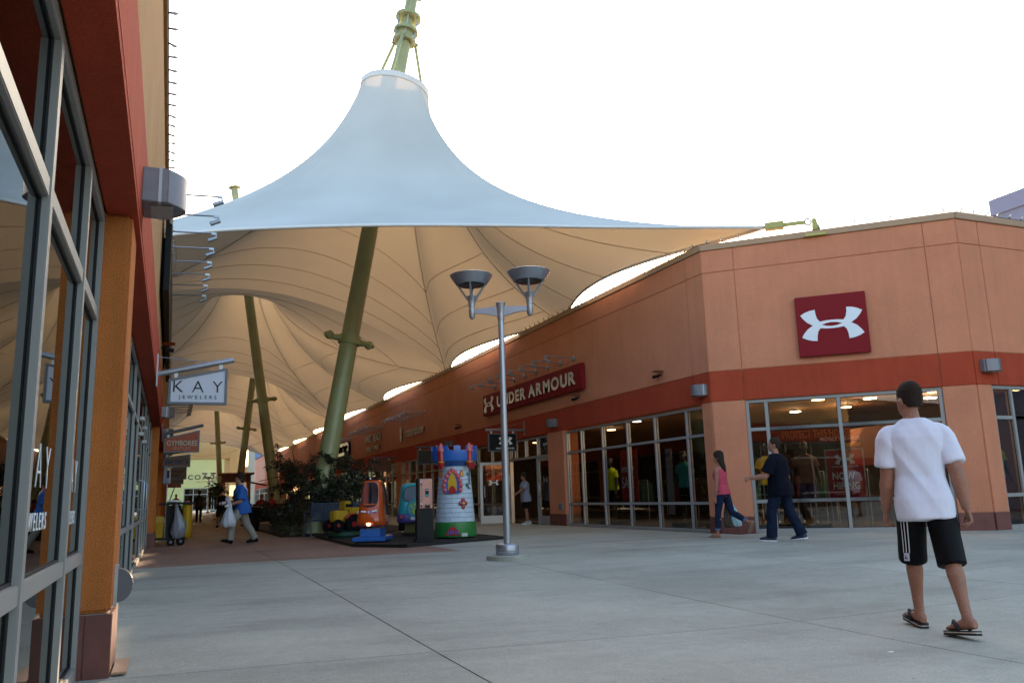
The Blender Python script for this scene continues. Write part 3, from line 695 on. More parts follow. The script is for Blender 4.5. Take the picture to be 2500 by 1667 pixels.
def canopy(name, label, center, axis, sectors, seams, kk=11.0, group=None, front_lit=False):
    """membrane from a tilted ring down to boundary curves; sectors are boundary curves in order"""
    t_ = thing(name, label, 'canopy', tuple(center), group)
    ax = Vector(axis).normalized(); e1 = Vector((1, 0, 0)); e1 = (e1 - ax * e1.dot(ax)).normalized(); e2 = ax.cross(e1)
    NT = 34; cols = []; bounds = []
    for si, cv in enumerate(sectors):
        n = 28
        for i in range(n): cols.append(frac(cv, i / n)); bounds.append(i == 0)
    nc = len(cols); rp = []
    for p in cols:
        d = p - center; d = d - ax * d.dot(ax); ang = math.atan2(d.dot(e2), d.dot(e1))
        rp.append(center + (e1 * math.cos(ang) + e2 * math.sin(ang)) * RING_R)
    def pt(ci, t):
        a, b = rp[ci % nc], cols[ci % nc]
        s_ = math.log(1 + kk * t) / math.log(1 + kk)
        p = a.lerp(b, t); p.z = a.z + (b.z - a.z) * s_
        return p
    vs = [pt(c_, (k / NT) ** 1.35) for c_ in range(nc) for k in range(NT + 1)]
    fs = [(c_*(NT+1)+k, c_*(NT+1)+k+1, ((c_+1) % nc)*(NT+1)+k+1, ((c_+1) % nc)*(NT+1)+k) for c_ in range(nc) for k in range(NT)]
    mb = MB(); mb.add(vs, fs); mb.build('membrane', M['membrane'], t_, smooth=True)
    # hem along the open edges and a ring band at the top
    for cv in seams.get('hem', []): MB().tube(cv, .04, 6).build('edge_hem', M['hem'], t_, smooth=True)
    rg = MB(); rings = []
    for (r_, h_) in ((RING_R - .02, -.05), (RING_R + .045, -.05), (RING_R + .045, .14), (RING_R - .02, .14)):
        rings.append([center + ax*h_ + (e1*math.cos(a) + e2*math.sin(a))*r_ for a in [2*math.pi*i/40 for i in range(40)]])
    rings.append(rings[0]); rg.loft(rings, cap=False); rg.build('top_ring', M['hem'], t_, smooth=40)
    bt = MB()
    for i in range(22):
        a = 2*math.pi*i/22; p = center + (e1*math.cos(a) + e2*math.sin(a))*(RING_R + .03)
        bt.tube([p + ax*.14, p + ax*.21], .02, 5)
    bt.build('ring_bolts', M['steel'], t_)['kind'] = 'stuff'
    n = 28; off = Vector((0, 0, -.02))
    def strip(pts, w, name='seam'):
        mb = MB(); mb.tube([p + off for p in pts], w, 5); mb.build(name, M['seam'], t_, smooth=True)
    for si in range(len(sectors)):
        if si in seams.get('noradial', ()): continue
        strip([pt(si*n, (k/30)**1.2) for k in range(31)], .016 if si in seams.get('strong', ()) else .013)
    for si, ts in seams.get('cross', {}).items():
        for t in ts:
            strip([pt(si*n + j, t) for j in range(n + 1)], .012)
    for si, ts in seams.get('top', {}).items():
        for t in ts:
            mb = MB(); mb.tube([pt(si*n + j, t) + Vector((0, -.004, .004)) for j in range(n + 1)], .004, 4); mb.build('weld_line', M['seam_pale'], t_, smooth=True)
    for si, js in seams.get('sub', {}).items():
        for j in js: strip([pt(si*n + j, .35 + .65*(k/20)) for k in range(21)], .011)
    return t_, (ax, e1, e2)
# cones: base (x,y), ring centre
MAST = [((3.95, 25.0), (6.42, 25.0, 14.4)), ((5.5, 47.0), (3.35, 47.0, 14.2)), ((4.95, 71.0), (6.3, 71.0, 14.2)), ((5.15, 95.0), (4.1, 95.0, 14.2))]
V1 = valley(RA[35], LA[35], 2.75); V2 = valley(RA[59], LA[59], 2.75); V3 = valley(RA[83], LA[83], 2.75); V4 = valley(RA[107], LA[107], 1.5)
rv = lambda c_: c_[::-1]
IN = -1.15
sets = [
 [rv(FRONT)[:] , scallop(FRONT[0], RA[23.2], -1.2, .05), scallop(RA[23.2], RA[35], IN), V1, scallop(LA[35], LA[24.5], .3), scallop(LA[24.5], FRONT[-1], -.3, 0)],
 [rv(V1), scallop(RA[35], RA[47], IN), scallop(RA[47], RA[59], IN), V2, scallop(LA[59], LA[47], .3), scallop(LA[47], LA[35], .3)],
 [rv(V2), scallop(RA[59], RA[71], IN), scallop(RA[71], RA[83], IN), V3, scallop(LA[83], LA[71], .3), scallop(LA[71], LA[59], .3)],
 [rv(V3), scallop(RA[83], RA[95], IN), scallop(RA[95], RA[107], IN), V4, scallop(LA[107], LA[95], .3), scallop(LA[95], LA[83], .3)]]
names = ['nearest white tensile canopy cone filling the sky', 'second white canopy cone behind the first arched fold', 'third canopy cone deeper in the mall', 'farthest canopy cone before the yellow shop front']
CRS = {1: (.5, .8), 2: (.42, .66, .88), 3: (.42, .60, .75, .89), 4: (.55,), 5: (.6,), 0: (.5, .78)}
for i, ((bx, by), rc) in enumerate(MAST):
    rc = Vector(rc); base = Vector((bx, by, .06)); ax = (rc - base).normalized()
    hem = [sets[i][1], sets[i][2]] + ([FRONT] if i == 0 else []) + ([V4] if i == 3 else [])
    cr_ = dict(CRS)
    if i == 0: cr_[0] = (); cr_[1] = ()
    ct, (ax, e1, e2) = canopy('canopy', names[i], rc, ax, sets[i], dict(hem=hem, strong=(1, 2, 3, 4), cross=cr_, noradial=(0,) if i == 0 else (), sub={1: (7, 14, 21)} if i == 0 else {}))
    # mast
    top = rc + ax * (4.6 if i else 4.3)
    mt = thing('mast', ['nearest leaning green mast rising out of the planting', 'second green mast leaning left behind the shrubs', 'third green mast leaning right behind the kiosk', 'fourth slim green mast leaning left'][i], 'mast', tuple(base))
    MB().tube([base - ax*.1, base + ax*6, rc - ax*.2, rc + ax*2.3], [.30, .275, .245, .235], 20).build('pole', M['green'], mt, smooth=40)
    MB().lathe([(.55, base.z - .05), (.55, base.z + .05), (.33, base.z + .06)], (bx, by, 0), 20).build('base_plate', M['green'], mt, smooth=30)
    MB().tube([rc + ax*2.3, top], .20, 18).build('upper_pole', M['green'], mt, smooth=40)
    for h_, r_ in ((1.95, .40), (2.32, .42), (2.87, .44)):
        MB().tube([rc + ax*h_, rc + ax*(h_ + .10)], r_, 24).build('flange', M['green'], mt, smooth=40)
    MB().tube([rc + ax*1.95, rc + ax*2.35], .30, 20).build('collar', M['green'], mt, smooth=40)
    for k in range(6):
        a = 2*math.pi*k/6 + .3; q = (e1*math.cos(a) + e2*math.sin(a))*.36
        MB().tube([rc + q + ax*1.9, rc + q + ax*3.02], .018, 6).build('tie_rod', M['steel'], mt)
    for k in range(3):
        a = 2*math.pi*k/3 + .15; q = e1*math.cos(a) + e2*math.sin(a)
        MB().tube([rc + q*(RING_R - .04) + ax*.1, rc + q*.42 + ax*2.0], .055, 8).build('strut', M['green'], mt, smooth=40)
        MB().tube([rc + q*.28 + ax*2.12, rc + q*.5 + ax*2.02], .07, 8).build('lug', M['green'], mt)
    MB().tube([top - ax*.02, top + ax*.04], .34, 20).build('head_flange', M['green'], mt, smooth=40)
    if i == 0:
        gl = thing('wire_globe', 'wire globe around the tip of the nearest mast, cut by the top edge', 'ornament', tuple(top)); w = MB()
        cc = rc + ax*4.35
        for k in range(6):
            a = math.pi*k/6; w.tube([cc + Vector((math.cos(a)*math.cos(b), math.sin(a)*math.cos(b), math.sin(b)))*.62 for b in [2*math.pi*j/28 for j in range(29)]], .018, 5)
        w.build('meridian_hoops', M['steel'], gl); w = MB()
        for b in (-60, -35, 0, 35): w.tube([cc + Vector((math.cos(a)*math.cos(R(b)), math.sin(a)*math.cos(R(b)), math.sin(R(b))))*.62 for a in [2*math.pi*j/28 for j in range(29)]], .018, 5)
        w.build('latitude_hoops', M['steel'], gl)
    # clamp with two arms on the lower mast
    hc = base + ax * [5.9, 6.6, 7.0, 7.5][i]
    br = MB(); br.tube([hc - ax*.13, hc + ax*.13], .34, 16)
    br.build('clamp', M['green'], mt, smooth=40)
    for s_ in (-1, 1):
        b2 = MB(); dirv = (e1 * s_ * .96 + e2 * .28 * s_).normalized()
        b2.tube([hc + dirv*.28, hc + dirv*.62 + ax*.03*s_], [.12, .085], 8); b2.tube([hc + dirv*.60 + ax*.02*s_, hc + dirv*.72, hc + dirv*.86], [.12, .15, .05], 6)
        b2.build('bracket_arm', M['green'], mt)
# front corner: cable, shackle, anchor plate on the roof
yl = mat('anchor_yellow', (.42, .37, .10), .45, var=.08)
an = thing('cable_anchor', 'yellow-green anchor plate with shackle pulling the canopy tip to the roof', 'anchor', (12.75, 13.1, 6.4))
tip = FRONT[0]; ap = Vector((12.72, 13.22, 6.66)); dv = (ap - tip).normalized(); sdv = Vector((-dv.y, dv.x, 0)); upv = dv.cross(sdv) * -1
upv = Vector((0, 0, 1)); 
MB().obox(tip + dv*.20, dv*.2, sdv*.11, upv*.075).build('corner_clamp', yl, an, bevel=.01)
MB().obox(tip + dv*.60, dv*.24, sdv*.025, upv*.045).build('tension_link', yl, an, bevel=.008)
MB().tube([tip + dv*.82 + upv*(.075*math.sin(a)) + dv*(.12*(1-math.cos(a))*.5 + .02) for a in [2*math.pi*j/16 for j in range(17)]], .022, 7).build('shackle', M['steel'], an, smooth=True)
pp = ap - Vector((0, 0, 0))
MB(fr(pp + dv*.0, dv, sdv)).prism([(-.07, -.32), (.13, -.32), (.045, .03), (.02, .06), (-.02, .06), (-.045, .03)], -.03, .03).build('anchor_plate', yl, an)
MB().obox(ap - Vector((0, 0, .33)), dv*.22, sdv*.14, upv*.03).build('foot_plate', yl, an)
# roof-edge anchors along the right roof
for y in (23.2, 35, 47, 59, 71, 83):
    t_ = thing('cable_anchor', 'small anchor plate on the right roof edge, %s canopy corner' % {23.2: 'first', 35: 'second', 47: 'third', 59: 'fourth', 71: 'fifth', 83: 'sixth'}[y], 'anchor', (XRA, y, 6.4))
    MB().box(XRA, XRA + .35, y - .03, y + .03, ZC - .05, 6.56).build('anchor_plate', yl, t_)
# canopy behind the photographer (seen only as reflection in the shop glass)
cb = Vector((-19, -17, 13.0)); bnd = []
for (a, b) in (((-6, -6), (-6, -30)), ((-6, -30), (-32, -30)), ((-32, -30), (-32, -6)), ((-32, -6), (-6, -6))):
    p, q = Vector((*a, 5.6)), Vector((*b, 5.6)); m_ = (p + q)/2; inn = (Vector((-19, -17, 5.6)) - m_).normalized()
    bnd.append([p.lerp(q, i/24) + inn*(1.8*4*(i/24)*(1-i/24)) for i in range(25)])
canopy('canopy', 'separate canopy behind the viewpoint mirrored in the shop glass', cb, (0, 0, 1), bnd, dict(cross={0: (.5, .75), 3: (.5, .75)}))
mt = thing('mast', 'green mast of the canopy behind the viewpoint', 'mast', (-19, -17, 0)); MB().tube([(-19, -17, 0), (-19, -17, 17)], .25, 14).build('pole', M['green'], mt, smooth=40)

# ------------------------------------------------------------------ string lights
BULB = None
def bulb_strand(name, label, path, spacing, outdir, group, clip=True):
    global BULB
    t_ = thing(name, label, 'lights', tuple(path[0]), group)
    MB().tube(path, .007, 4).build('wire', M['wire'], t_)
    L_ = sum((b - a).length for a, b in zip(path[:-1], path[1:])); n = int(L_ / spacing)
    if BULB is None:
        mb = MB(); mb.tube([(0, 0, 0), (0, 0, .045)], .013, 6)
        so = mb.mesh('bulb_socket'); so.materials.append(M['wire'])
        mb = MB(); mb.tube([(0, 0, .04), (0, 0, .06), (0, 0, .085), (0, 0, .115)], [.010, .020, .016, .002], 7)
        gl = mb.mesh('bulb', smooth=True); gl.materials.append(M['bulb']); BULB = (so, gl)
    rg = random.Random(len(path) + n)
    for i in range(n):
        p = frac(path, (i + .5) / n); d = (Vector(outdir) + Vector((rg.uniform(-.35, .35), rg.uniform(-.35, .35), rg.uniform(-.25, .25)))).normalized()
        q = d.to_track_quat('Z', 'Y').to_euler()
        b = bpy.data.objects.new('bulb', BULB[1]); b.location = p - Vector(path[0]); b.rotation_euler = q; link(b, t_)
        s_ = bpy.data.objects.new('socket', BULB[0]); link(s_, b)
    return t_
zz = ZT + .012
gp = 'string lights clipped along the roof edges'
bulb_strand('string_lights', 'string of bulbs along the long right roof edge', [Vector((XF - .02, A.y + LEN*.62, zz)), Vector((XF - .02, A.y, zz))], .36, (-.55, -.2, .8), gp)
bulb_strand('string_lights', 'string of bulbs along the roof edge above the square red sign', [Vector((A.x - .02, A.y - .02, zz)), Vector((B.x - .02, B.y - .02, zz))], .34, (-.1, -.1, 1), gp)
bulb_strand('string_lights', 'short string of bulbs on the roof edge at the far right', [Vector((B.x, B.y - .02, zz)), Vector((20, B.y - .02, zz))], .34, (.5, -.2, .8), gp)
bulb_strand('string_lights', 'string of bulbs sticking out from the left roof edge', [Vector((XL + .045, 1.0, ZT - .03)), Vector((XL + .045, 42, ZT - .03))], .33, (1, .1, -.12), gp)
pc = MB().tube([(XL + .12, 13.2, 5.4), (XL + .12, 27, 5.4)], .02, 6); setp(pc.build('conduit', M['white']), 'thin white conduit running along the high left wall past the lamp arms', 'conduit')
pts = [Vector((x, 52 + 10*t, 4.6 + z)) for t, x, z in [(i/12, -.2 + 11*i/12, -.9*4*(i/12)*(1 - i/12)) for i in range(13)]]
lt = mat('bulb_lit', (1, .9, .7), .3, emit=2)
bulb_strand('string_lights', 'slack string of pale bulbs crossing the mall before the yellow front', [Vector((-.2, 88, 6.2)), Vector((2.6, 88.3, 5.7)), Vector((5, 88.6, 6.0)), Vector((8, 89, 7.0)), Vector((10.8, 89.5, 8.2))], .35, (0, 0, -1), gp)

# ------------------------------------------------------------------ street lamp
LX, LY = 4.78, 11.9; g0 = gz(LX, LY)
sl = thing('street_lamp', 'twin-headed silver street lamp on the plaza', 'street lamp', (LX, LY, g0))
MB().lathe([(.32, g0 - .02), (.32, g0 + .06), (.31, g0 + .07)], (LX, LY, 0), 32).build('footing', M['concrete'], sl, smooth=30)
MB().lathe([(.172, g0 + .07), (.176, g0 + .08), (.176, g0 + .12), (.171, g0 + .126), (.176, g0 + .132), (.176, g0 + .21), (.168, g0 + .225), (.15, g0 + .235), (.10, g0 + .24)], (LX, LY, 0), 32).build('base_cover', M['paintgrey'], sl, smooth=30)
MB().lathe([(.056, g0 + .22), (.047, g0 + 3.72)], (LX, LY, 0), 24).build('pole', M['paintgrey'], sl, smooth=30)
MB().lathe([(.052, g0 + 3.70), (.054, g0 + 3.71), (.054, g0 + 3.80), (.058, g0 + 3.84), (.076, g0 + 3.97), (.080, g0 + 3.99), (.07, g0 + 3.995)], (LX, LY, 0), 24).build('cap', M['paintgrey'], sl, smooth=30)
ad = Vector((.86, -.51, 0)).normalized(); an_ = Vector((-ad.y, ad.x, 0))
lensm = mat('lamp_lens', (.03, .03, .03), .15)
for s_ in (-1, 1):
    e = Vector((LX, LY, g0 + 3.9)) + ad * s_ * .47
    rings = []
    for t in [i/10 for i in range(11)]:
        c = Vector((LX, LY, g0 + 3.94)) + ad * s_ * (.05 + .39*t) - Vector((0, 0, .03*t)); h = .10*(1-t)**1.6 + .075; w = .02
        rings.append([c + an_*w, c - an_*w, c - an_*w - Vector((0,0,h)), c + an_*w - Vector((0,0,h))])
    MB().loft(rings).build('arm', M['paintgrey'], sl, bevel=.006)
    z0 = g0 + 3.80
    MB().lathe([(.012, z0 - .05), (.036, z0 - .036), (.048, z0), (.050, z0 + .12), (.046, z0 + .125), (.046, z0 + .145), (.051, z0 + .15), (.053, z0 + .20), (.070, z0 + .30), (.080, z0 + .33), (.07, z0 + .332)], (e.x, e.y, 0), 20).build('socket', M['paintgrey'], sl, smooth=30)
    for k in range(4):
        a = math.pi/4 + math.pi/2*k + .35; dv_ = Vector((math.cos(a), math.sin(a), 0))
        MB().tube([e + dv_*.062 + Vector((0, 0, z0 - e.z + .27)), e + dv_*.25 + Vector((0, 0, z0 - e.z + .56))], [.02, .014], 6).build('strut', M['paintgrey'], sl, smooth=40)
    z1 = z0 + .52
    MB().lathe([(.225, z1), (.245, z1 - .004), (.34, z1 + .14), (.345, z1 + .155), (.33, z1 + .162), (.15, z1 + .185), (.02, z1 + .19)], (e.x, e.y, 0), 40).build('shade', M['paintgrey'], sl, smooth=30)
    MB().lathe([(.02, z1 - .025), (.18, z1 - .015), (.23, z1 + .012), (.23, z1 + .03)], (e.x, e.y, 0), 32).build('lens', lensm, sl, smooth=30)

# ------------------------------------------------------------------ far end: yellow shop front etc.
coach_m = mat('paint_yellow', (.56, .52, .22), .85, var=.05, vs=.5)
YC = 150.0
cbld = thing('store_building', 'far shop building with pale yellow front and stepped tan surround', 'building', (4, YC, 0))
FCo = fr((0, YC, 0), (1, 0, 0), (0, -1, 0))
MB(FCo).box(-14, 11.2, -12, 0, 0, 11.7).build('wall', mat('paint_tan', (.50, .30, .125), .85, var=.05, vs=.5), cbld)
MB(FCo).box(-14, 9.2, .0, .35, 9.5, 10.4).build('upper_step', mat('paint_tan_b', (.47, .26, .10), .85), cbld)
MB(FCo).box(9.2, 10.1, .0, .35, 0, 10.4).build('side_step', mat('paint_tan_c', (.47, .26, .10), .85), cbld)
MB(FCo).box(-14, 9.19, .01, .6, 8.62, 9.49).build('inner_step', mat('paint_tan_d', (.44, .24, .09), .85), cbld)
MB(FCo).box(-14, 8.4, .02, .3, 3.75, 8.61).build('front_panel', coach_m, cbld)
for a, b in ((-14, 2.1), (8.0, 8.4)): MB(FCo).box(a, b, .02, .3, 0, 3.749).build('front_panel', coach_m, cbld)
storefront(cbld, FCo, 2.12, 7.98, [3.6, 4.7, 5.8, 6.9], [2.7], .05, 3.74, w=.2, gl='glassL', fm='aluw', fw=.12)
MB(FCo).box(2.1, 8, -.5, -.4, 0, 3.7).build('interior_wall', mat('interior_warm', (.22, .2, .11), .8, var=.5, vs=1.5), cbld)
text('COACH', 1.05, cbld, 'letter', M['ink'], fr((0, YC - .31, 0), (1, 0, 0), (0, -1, 0)), 2.66, 5.2, .05, .008, 1.2, 'LEFT', 1.75, True)
text('FACTORY', .42, cbld, 'lettering', mat('gold_letter', (.30, .2, .06), .5), fr((0, YC - .31, 0), (1, 0, 0), (0, -1, 0)), 5.3, 4.62, .04, .006, 1.1, 'CENTER', 1.3)
MB(FCo).box(11.21, 13.2, -3, -2.9, 0, 7.4).build('wing', mat('paint_tan_e', (.42, .27, .12), .85), cbld)
b2 = thing('store_building', 'narrow grey-beige building right of the yellow front', 'building', (14, 140, 0)); MB().box(11.25, 12.2, 126, 138, 0, 12.8).build('wall', mat('paint_greige', (.42, .38, .30), .85), b2)
b3 = thing('store_building', 'far pink building with red band and blue top panel', 'building', (12, 120, 0))
pk = mat('paint_pink', (.62, .27, .19), .85, var=.05); 
X3 = XF + .4
MB().box(X3, 12.7, 109, 125, 3.6, 8.6).build('wall', pk, b3); MB().box(X3 - .01, 12.7, 109.01, 125, 2.9, 3.6).build('band', M['band'], b3)
bp = mat('paint_blue', (.10, .19, .42), .8, var=.05)
MB().box(X3 - .15, 12.7, 108.9, 125.1, 7.2, 9.9).build('blue_panel', bp, b3)
Fb3 = fr((X3, 108.9, 0), (0, 1, 0), (-1, 0, 0))
storefront(b3, Fb3, 0, 9, [1.5, 3, 4.5, 6, 7.5], [2.2], .05, 2.9, w=-.02, fm='aluw', gl='glassL', fw=.1); MB(Fb3).box(0, 16, -1.5, -1.4, 0, 2.9).build('interior_wall', M['inter'], b3)
MB(Fb3).box(9, 10.2, -.5, 0, 0, 2.9).build('column', pk, b3); storefront(b3, Fb3, 10.2, 16, [11.6, 13, 14.5], [2.2], .05, 2.9, w=-.02, fm='aluw', gl='glassL', fw=.1)
# grey-blue building behind the corner at top right
b4 = thing('store_building', 'grey-blue building block peeking over the roof at the right edge', 'building', (33, 22, 0))
gb = mat('stucco_greyblue', (.21, .235, .34), .9, var=.06, vs=1, bump=.2)
MB().box(26, 46, 2, 18.66, 0, 10.0).build('wall', gb, b4); MB().box(25.94, 46, 1.9, 18.72, 10.0, 10.55).build('roof_cap', mat('cap_greyblue', (.22, .24, .36), .7), b4)
bulb_strand('string_lights', 'few bulbs on the roof edge of the grey-blue building', [Vector((25.96, 18.6, 10.56)), Vector((25.96, 12, 10.56))], .42, (-.3, -.1, 1), gp)

# building behind the viewpoint: it is what the corner glass mirrors
bb = thing('store_building', 'orange shop building behind the viewpoint mirrored in the corner glass', 'building', (-10, -34, 0))
Fbb = fr((-46, -36, 0), (1, 0, 0), (0, 1, 0))
MB(Fbb).box(0, 38, -12, 0, 3.4, 9.2).build('wall', M['wall'], bb); MB(Fbb).box(0, 38, -12, .03, 2.8, 3.4).build('band', M['band'], bb); MB(Fbb).box(-.1, 38.1, -12, .08, 9.2, 9.4).build('roof_cap', M['cap'], bb)
for i in range(4):
    a_ = .5 + 9.4*i
    MB(Fbb).box(a_ - .5, a_ + .5, -.6, -.005, 0, 2.8).build('column', M['wall'], bb)
    MB(Fbb).box(a_ + .5, a_ + 8.9, -.3, -.2, 0, 2.8).build('window', M['ink'], bb)
# ------------------------------------------------------------------ coin rides on a black platform
red = mat('paint_red', (.42, .02, .022), .3, coat=.3); blue = mat('paint_blue_ride', (.02, .12, .42), .35, coat=.3); grn = mat('paint_green_ride', (.025, .19, .04), .4, coat=.2)
pink = mat('paint_rose', (.55, .10, .11), .35, coat=.2); yel = mat('paint_yellow_ride', (.62, .36, .015), .35, coat=.3); stone = mat('tower_white', (.50, .58, .64), .5, var=.06, vs=6)
joint = mat('tower_joint', (.13, .17, .21), .7); orng = mat('paint_orange_ride', (.55, .075, .008), .22, coat=.6, var=.04); teal = mat('paint_teal', (.015, .33, .36), .3, coat=.4)
purp = mat('paint_purple', (.06, .045, .19), .4); tyre = mat('tyre', (.006, .006, .0065), .85, spec=.2); lime = mat('paw_lime', (.42, .48, .03), .45)
pf = thing('ride_platform', 'low black carpeted platform under the coin rides', 'platform', (5, 19, .05))
PZ = .115
out = [(3.52, 17.12), (4.5, 16.05), (6.78, 17.18), (6.9, 19.6), (6.4, 21.9), (3.60, 22.3)]
out = [(3.55, 17.1), (4.3, 16.0), (6.75, 17.15), (6.75, 21.9), (3.6, 22.3)]
n = len(out); mb = MB(); mb.add([(x, y, .045) for x, y in out] + [(x, y, PZ - .004) for x, y in out], [tuple(range(n))[::-1], tuple(range(n, 2*n))] + [(i, (i+1) % n, (i+1) % n + n, i + n) for i in range(n)])
mb.build('deck', M['carpet'], pf)
for i in range(n):
    a, b = Vector((*out[i], 0)), Vector((*out[(i+1) % n], 0)); d = (b - a).normalized(); q = Vector((-d.y, d.x, 0)) * -1
    MB().obox((a + b)/2 + q*.02 + Vector((0, 0, .083)), (b - a)*.5 + d*.02, q*.03, Vector((0, 0, .042))).build('trim', M['wood'], pf, bevel=.006)
# --- castle tower
cx, cy = 5.9, 17.75; cs_ = thing('castle_ride', 'white brick toy castle tower ride with blue battlements', 'coin ride', (cx, cy, PZ))
Z = lambda h: PZ + h
MB().lathe([(.40, Z(0)), (.40, Z(.05))], (cx, cy, 0), 24).build('foot', M['black'], cs_, smooth=30)
MB().lathe([(.465, Z(.03)), (.472, Z(.06)), (.455, Z(.33)), (.445, Z(.345))], (cx, cy, 0), 40).build('green_base', grn, cs_, smooth=30)
rt = lambda h: .438 - (.438 - .345) * (h - .34) / (1.55 - .34)
MB().lathe([(rt(.34) - .012, Z(.34)), (rt(1.57) - .012, Z(1.57))], (cx, cy, 0), 40).build('tower_wall', joint, cs_, smooth=30)
vd = math.atan2(-cy, -cx)        # towards the viewer side
rows = 12; hh = (1.56 - .345) / rows; rg = random.Random(3)
for r_ in range(rows):
    z0 = .345 + r_*hh; nb = 9; ph = (r_ % 2) * .5 * 2*math.pi/nb + rg.uniform(-.06, .06)
    for k in range(nb):
        a0 = ph + 2*math.pi*k/nb; a1 = a0 + 2*math.pi/nb - .012; ro = rg.uniform(-.0015, .002); mb = MB(); rings = []
        for j in range(5):
            a = a0 + (a1 - a0)*j/4
            rings.append([Vector((cx + math.cos(a)*(rt(h) + o_), cy + math.sin(a)*(rt(h) + o_), Z(h))) for h, o_ in ((z0 + .003, -.01), (z0 + .005, ro), (z0 + hh - .005, ro), (z0 + hh - .003, -.01))])
        mb.loft(rings).build('brick', stone, cs_, smooth=40)
# battlement
MB().lathe([(.345, Z(1.55)), (.40, Z(1.60)), (.50, Z(1.66)), (.515, Z(1.70)), (.515, Z(1.90)), (.47, Z(1.90)), (.45, Z(1.80)), (.2, Z(1.80))], (cx, cy, 0), 40).build('battlement', blue, cs_, smooth=30)
for k in range(11):
    a = vd + .13 + 2*math.pi*k/11; F = Matrix.Translation((cx, cy, 0)) @ Matrix.Rotation(a, 4, 'Z')
    MB(F).box(.455, .522, -.075, .075, Z(1.895), Z(2.0)).build('merlon', blue, cs_, bevel=.012)
for a in (vd - .62, vd + .72, vd + 2.2, vd - 2.2):
    px, py = cx + .50*math.cos(a), cy + .50*math.sin(a)
    MB().lathe([(.03, Z(1.50)), (.075, Z(1.58)), (.082, Z(1.63)), (.065, Z(1.64)), (.065, Z(1.88))], (px, py, 0), 14).build('turret', red, cs_, smooth=35)
    MB().lathe([(.085, Z(1.87)), (.09, Z(1.90)), (.05, Z(2.0)), (.012, Z(2.06))], (px, py, 0), 14).build('turret_roof', pink, cs_, smooth=35)
    for h in (1.63, 1.87): MB().lathe([(.078, Z(h)), (.084, Z(h + .01)), (.078, Z(h + .02))], (px, py, 0), 14).build('gold_band', yel, cs_)
def on_tower(a, h, off=0.0):
    r_ = (rt(h) if h > .345 else .462) + off
    return fr((cx + r_*math.cos(a), cy + r_*math.sin(a), Z(h)), (-math.sin(a), math.cos(a), 0), (math.cos(a), math.sin(a), 0))
ptarch = lambda w, h: [(-w, 0), (w, 0), (w, h*.45), (w*.72, h*.72), (0, h), (-w*.72, h*.72), (-w, h*.45)]
wa = vd - .13
Fw = on_tower(wa, .96, -.012); 
MB(Fw).prism(ptarch(.155, .5), 0, .03).build('window_niche', blue, cs_)
MB(Fw).prism([(x*.62, z*.8 + .06) for x, z in ptarch(.155, .5)], .03, .04).build('window_curtain', yel, cs_)
MB(Fw).prism([(x*.5, z*.35) for x, z in ptarch(.155, .5)], .03, .055).build('window_sill', red, cs_)
for (x, z) in [(-.17, .07), (-.185, .17), (-.165, .27), (-.12, .37), (-.06, .45), (.0, .50), (.06, .45), (.12, .37), (.165, .27), (.185, .17), (.17, .07)]:
    b = MB(Fw); b.ell((x, .015, z), .055, .035, .06, 10, 6); b.build('arch_stone', pink, cs_, smooth=True)
for a, h in ((vd + .42, 1.32), (vd - .95, 1.32)):
    F = on_tower(a, h, -.005); MB(F).prism(ptarch(.045, .16), 0, .02).build('slit_frame', red, cs_); MB(F).prism([(x*.5, z*.75 + .015) for x, z in ptarch(.045, .16)], .02, .026).build('slit_pane', yel, cs_)
F = on_tower(vd + .44, .74, 0); b = MB(F)
for (x, z) in ((0, .075), (0, -.075), (.06, 0), (-.06, 0), (0, 0)): b.ell((x, .008, z), .048, .02, .052, 12, 6)
b.build('flower_petals', red, cs_, smooth=True); b = MB(F); b.ell((0, .02, 0), .052, .022, .058, 14, 6); b.build('flower_ring', purp, cs_, smooth=True); b = MB(F); b.ell((0, .03, 0), .036, .022, .04, 12, 6); b.build('flower_heart', yel, cs_, smooth=True)
F = on_tower(vd - .12, .07, -.006); b = MB(F).prism([(-.17, 0), (.17, 0), (.10, .12), (.03, .18), (-.03, .18), (-.10, .12)], 0, .03); b.build('grille_frame', red, cs_)
for x in (-.10, -.045, .01, .065, .11): MB(F).box(x - .014, x + .014, .028, .038, .02, .13 - abs(x)*.5).build('grille_slot', blue, cs_)
F = on_tower(vd + .42, .06, .0); MB(F).box(-.07, .07, -.01, .02, -.02, .05).build('coin_plate', M['steel'], cs_, bevel=.003)
bark = mat('vine_bark', (.05, .02, .012), .7)
for (aa, hh_) in (((vd + .95), (1.15, 1.3, 1.42, 1.55)), ((vd + .75), (1.18, 1.12, 1.08, 1.06))):
    MB().tube([on_tower(aa + .07*i, h_, .015) @ Vector((0, 0, 0)) for i, h_ in enumerate(hh_)], .012, 6).build('vine', bark, cs_)
for (aa, h_) in ((vd + .88, 1.38), (vd + .74, 1.13)):
    MB(on_tower(aa, h_, .012)).ell((0, 0, 0), .03, .01, .04, 8, 5).build('vine_leaf', grn, cs_, smooth=True)
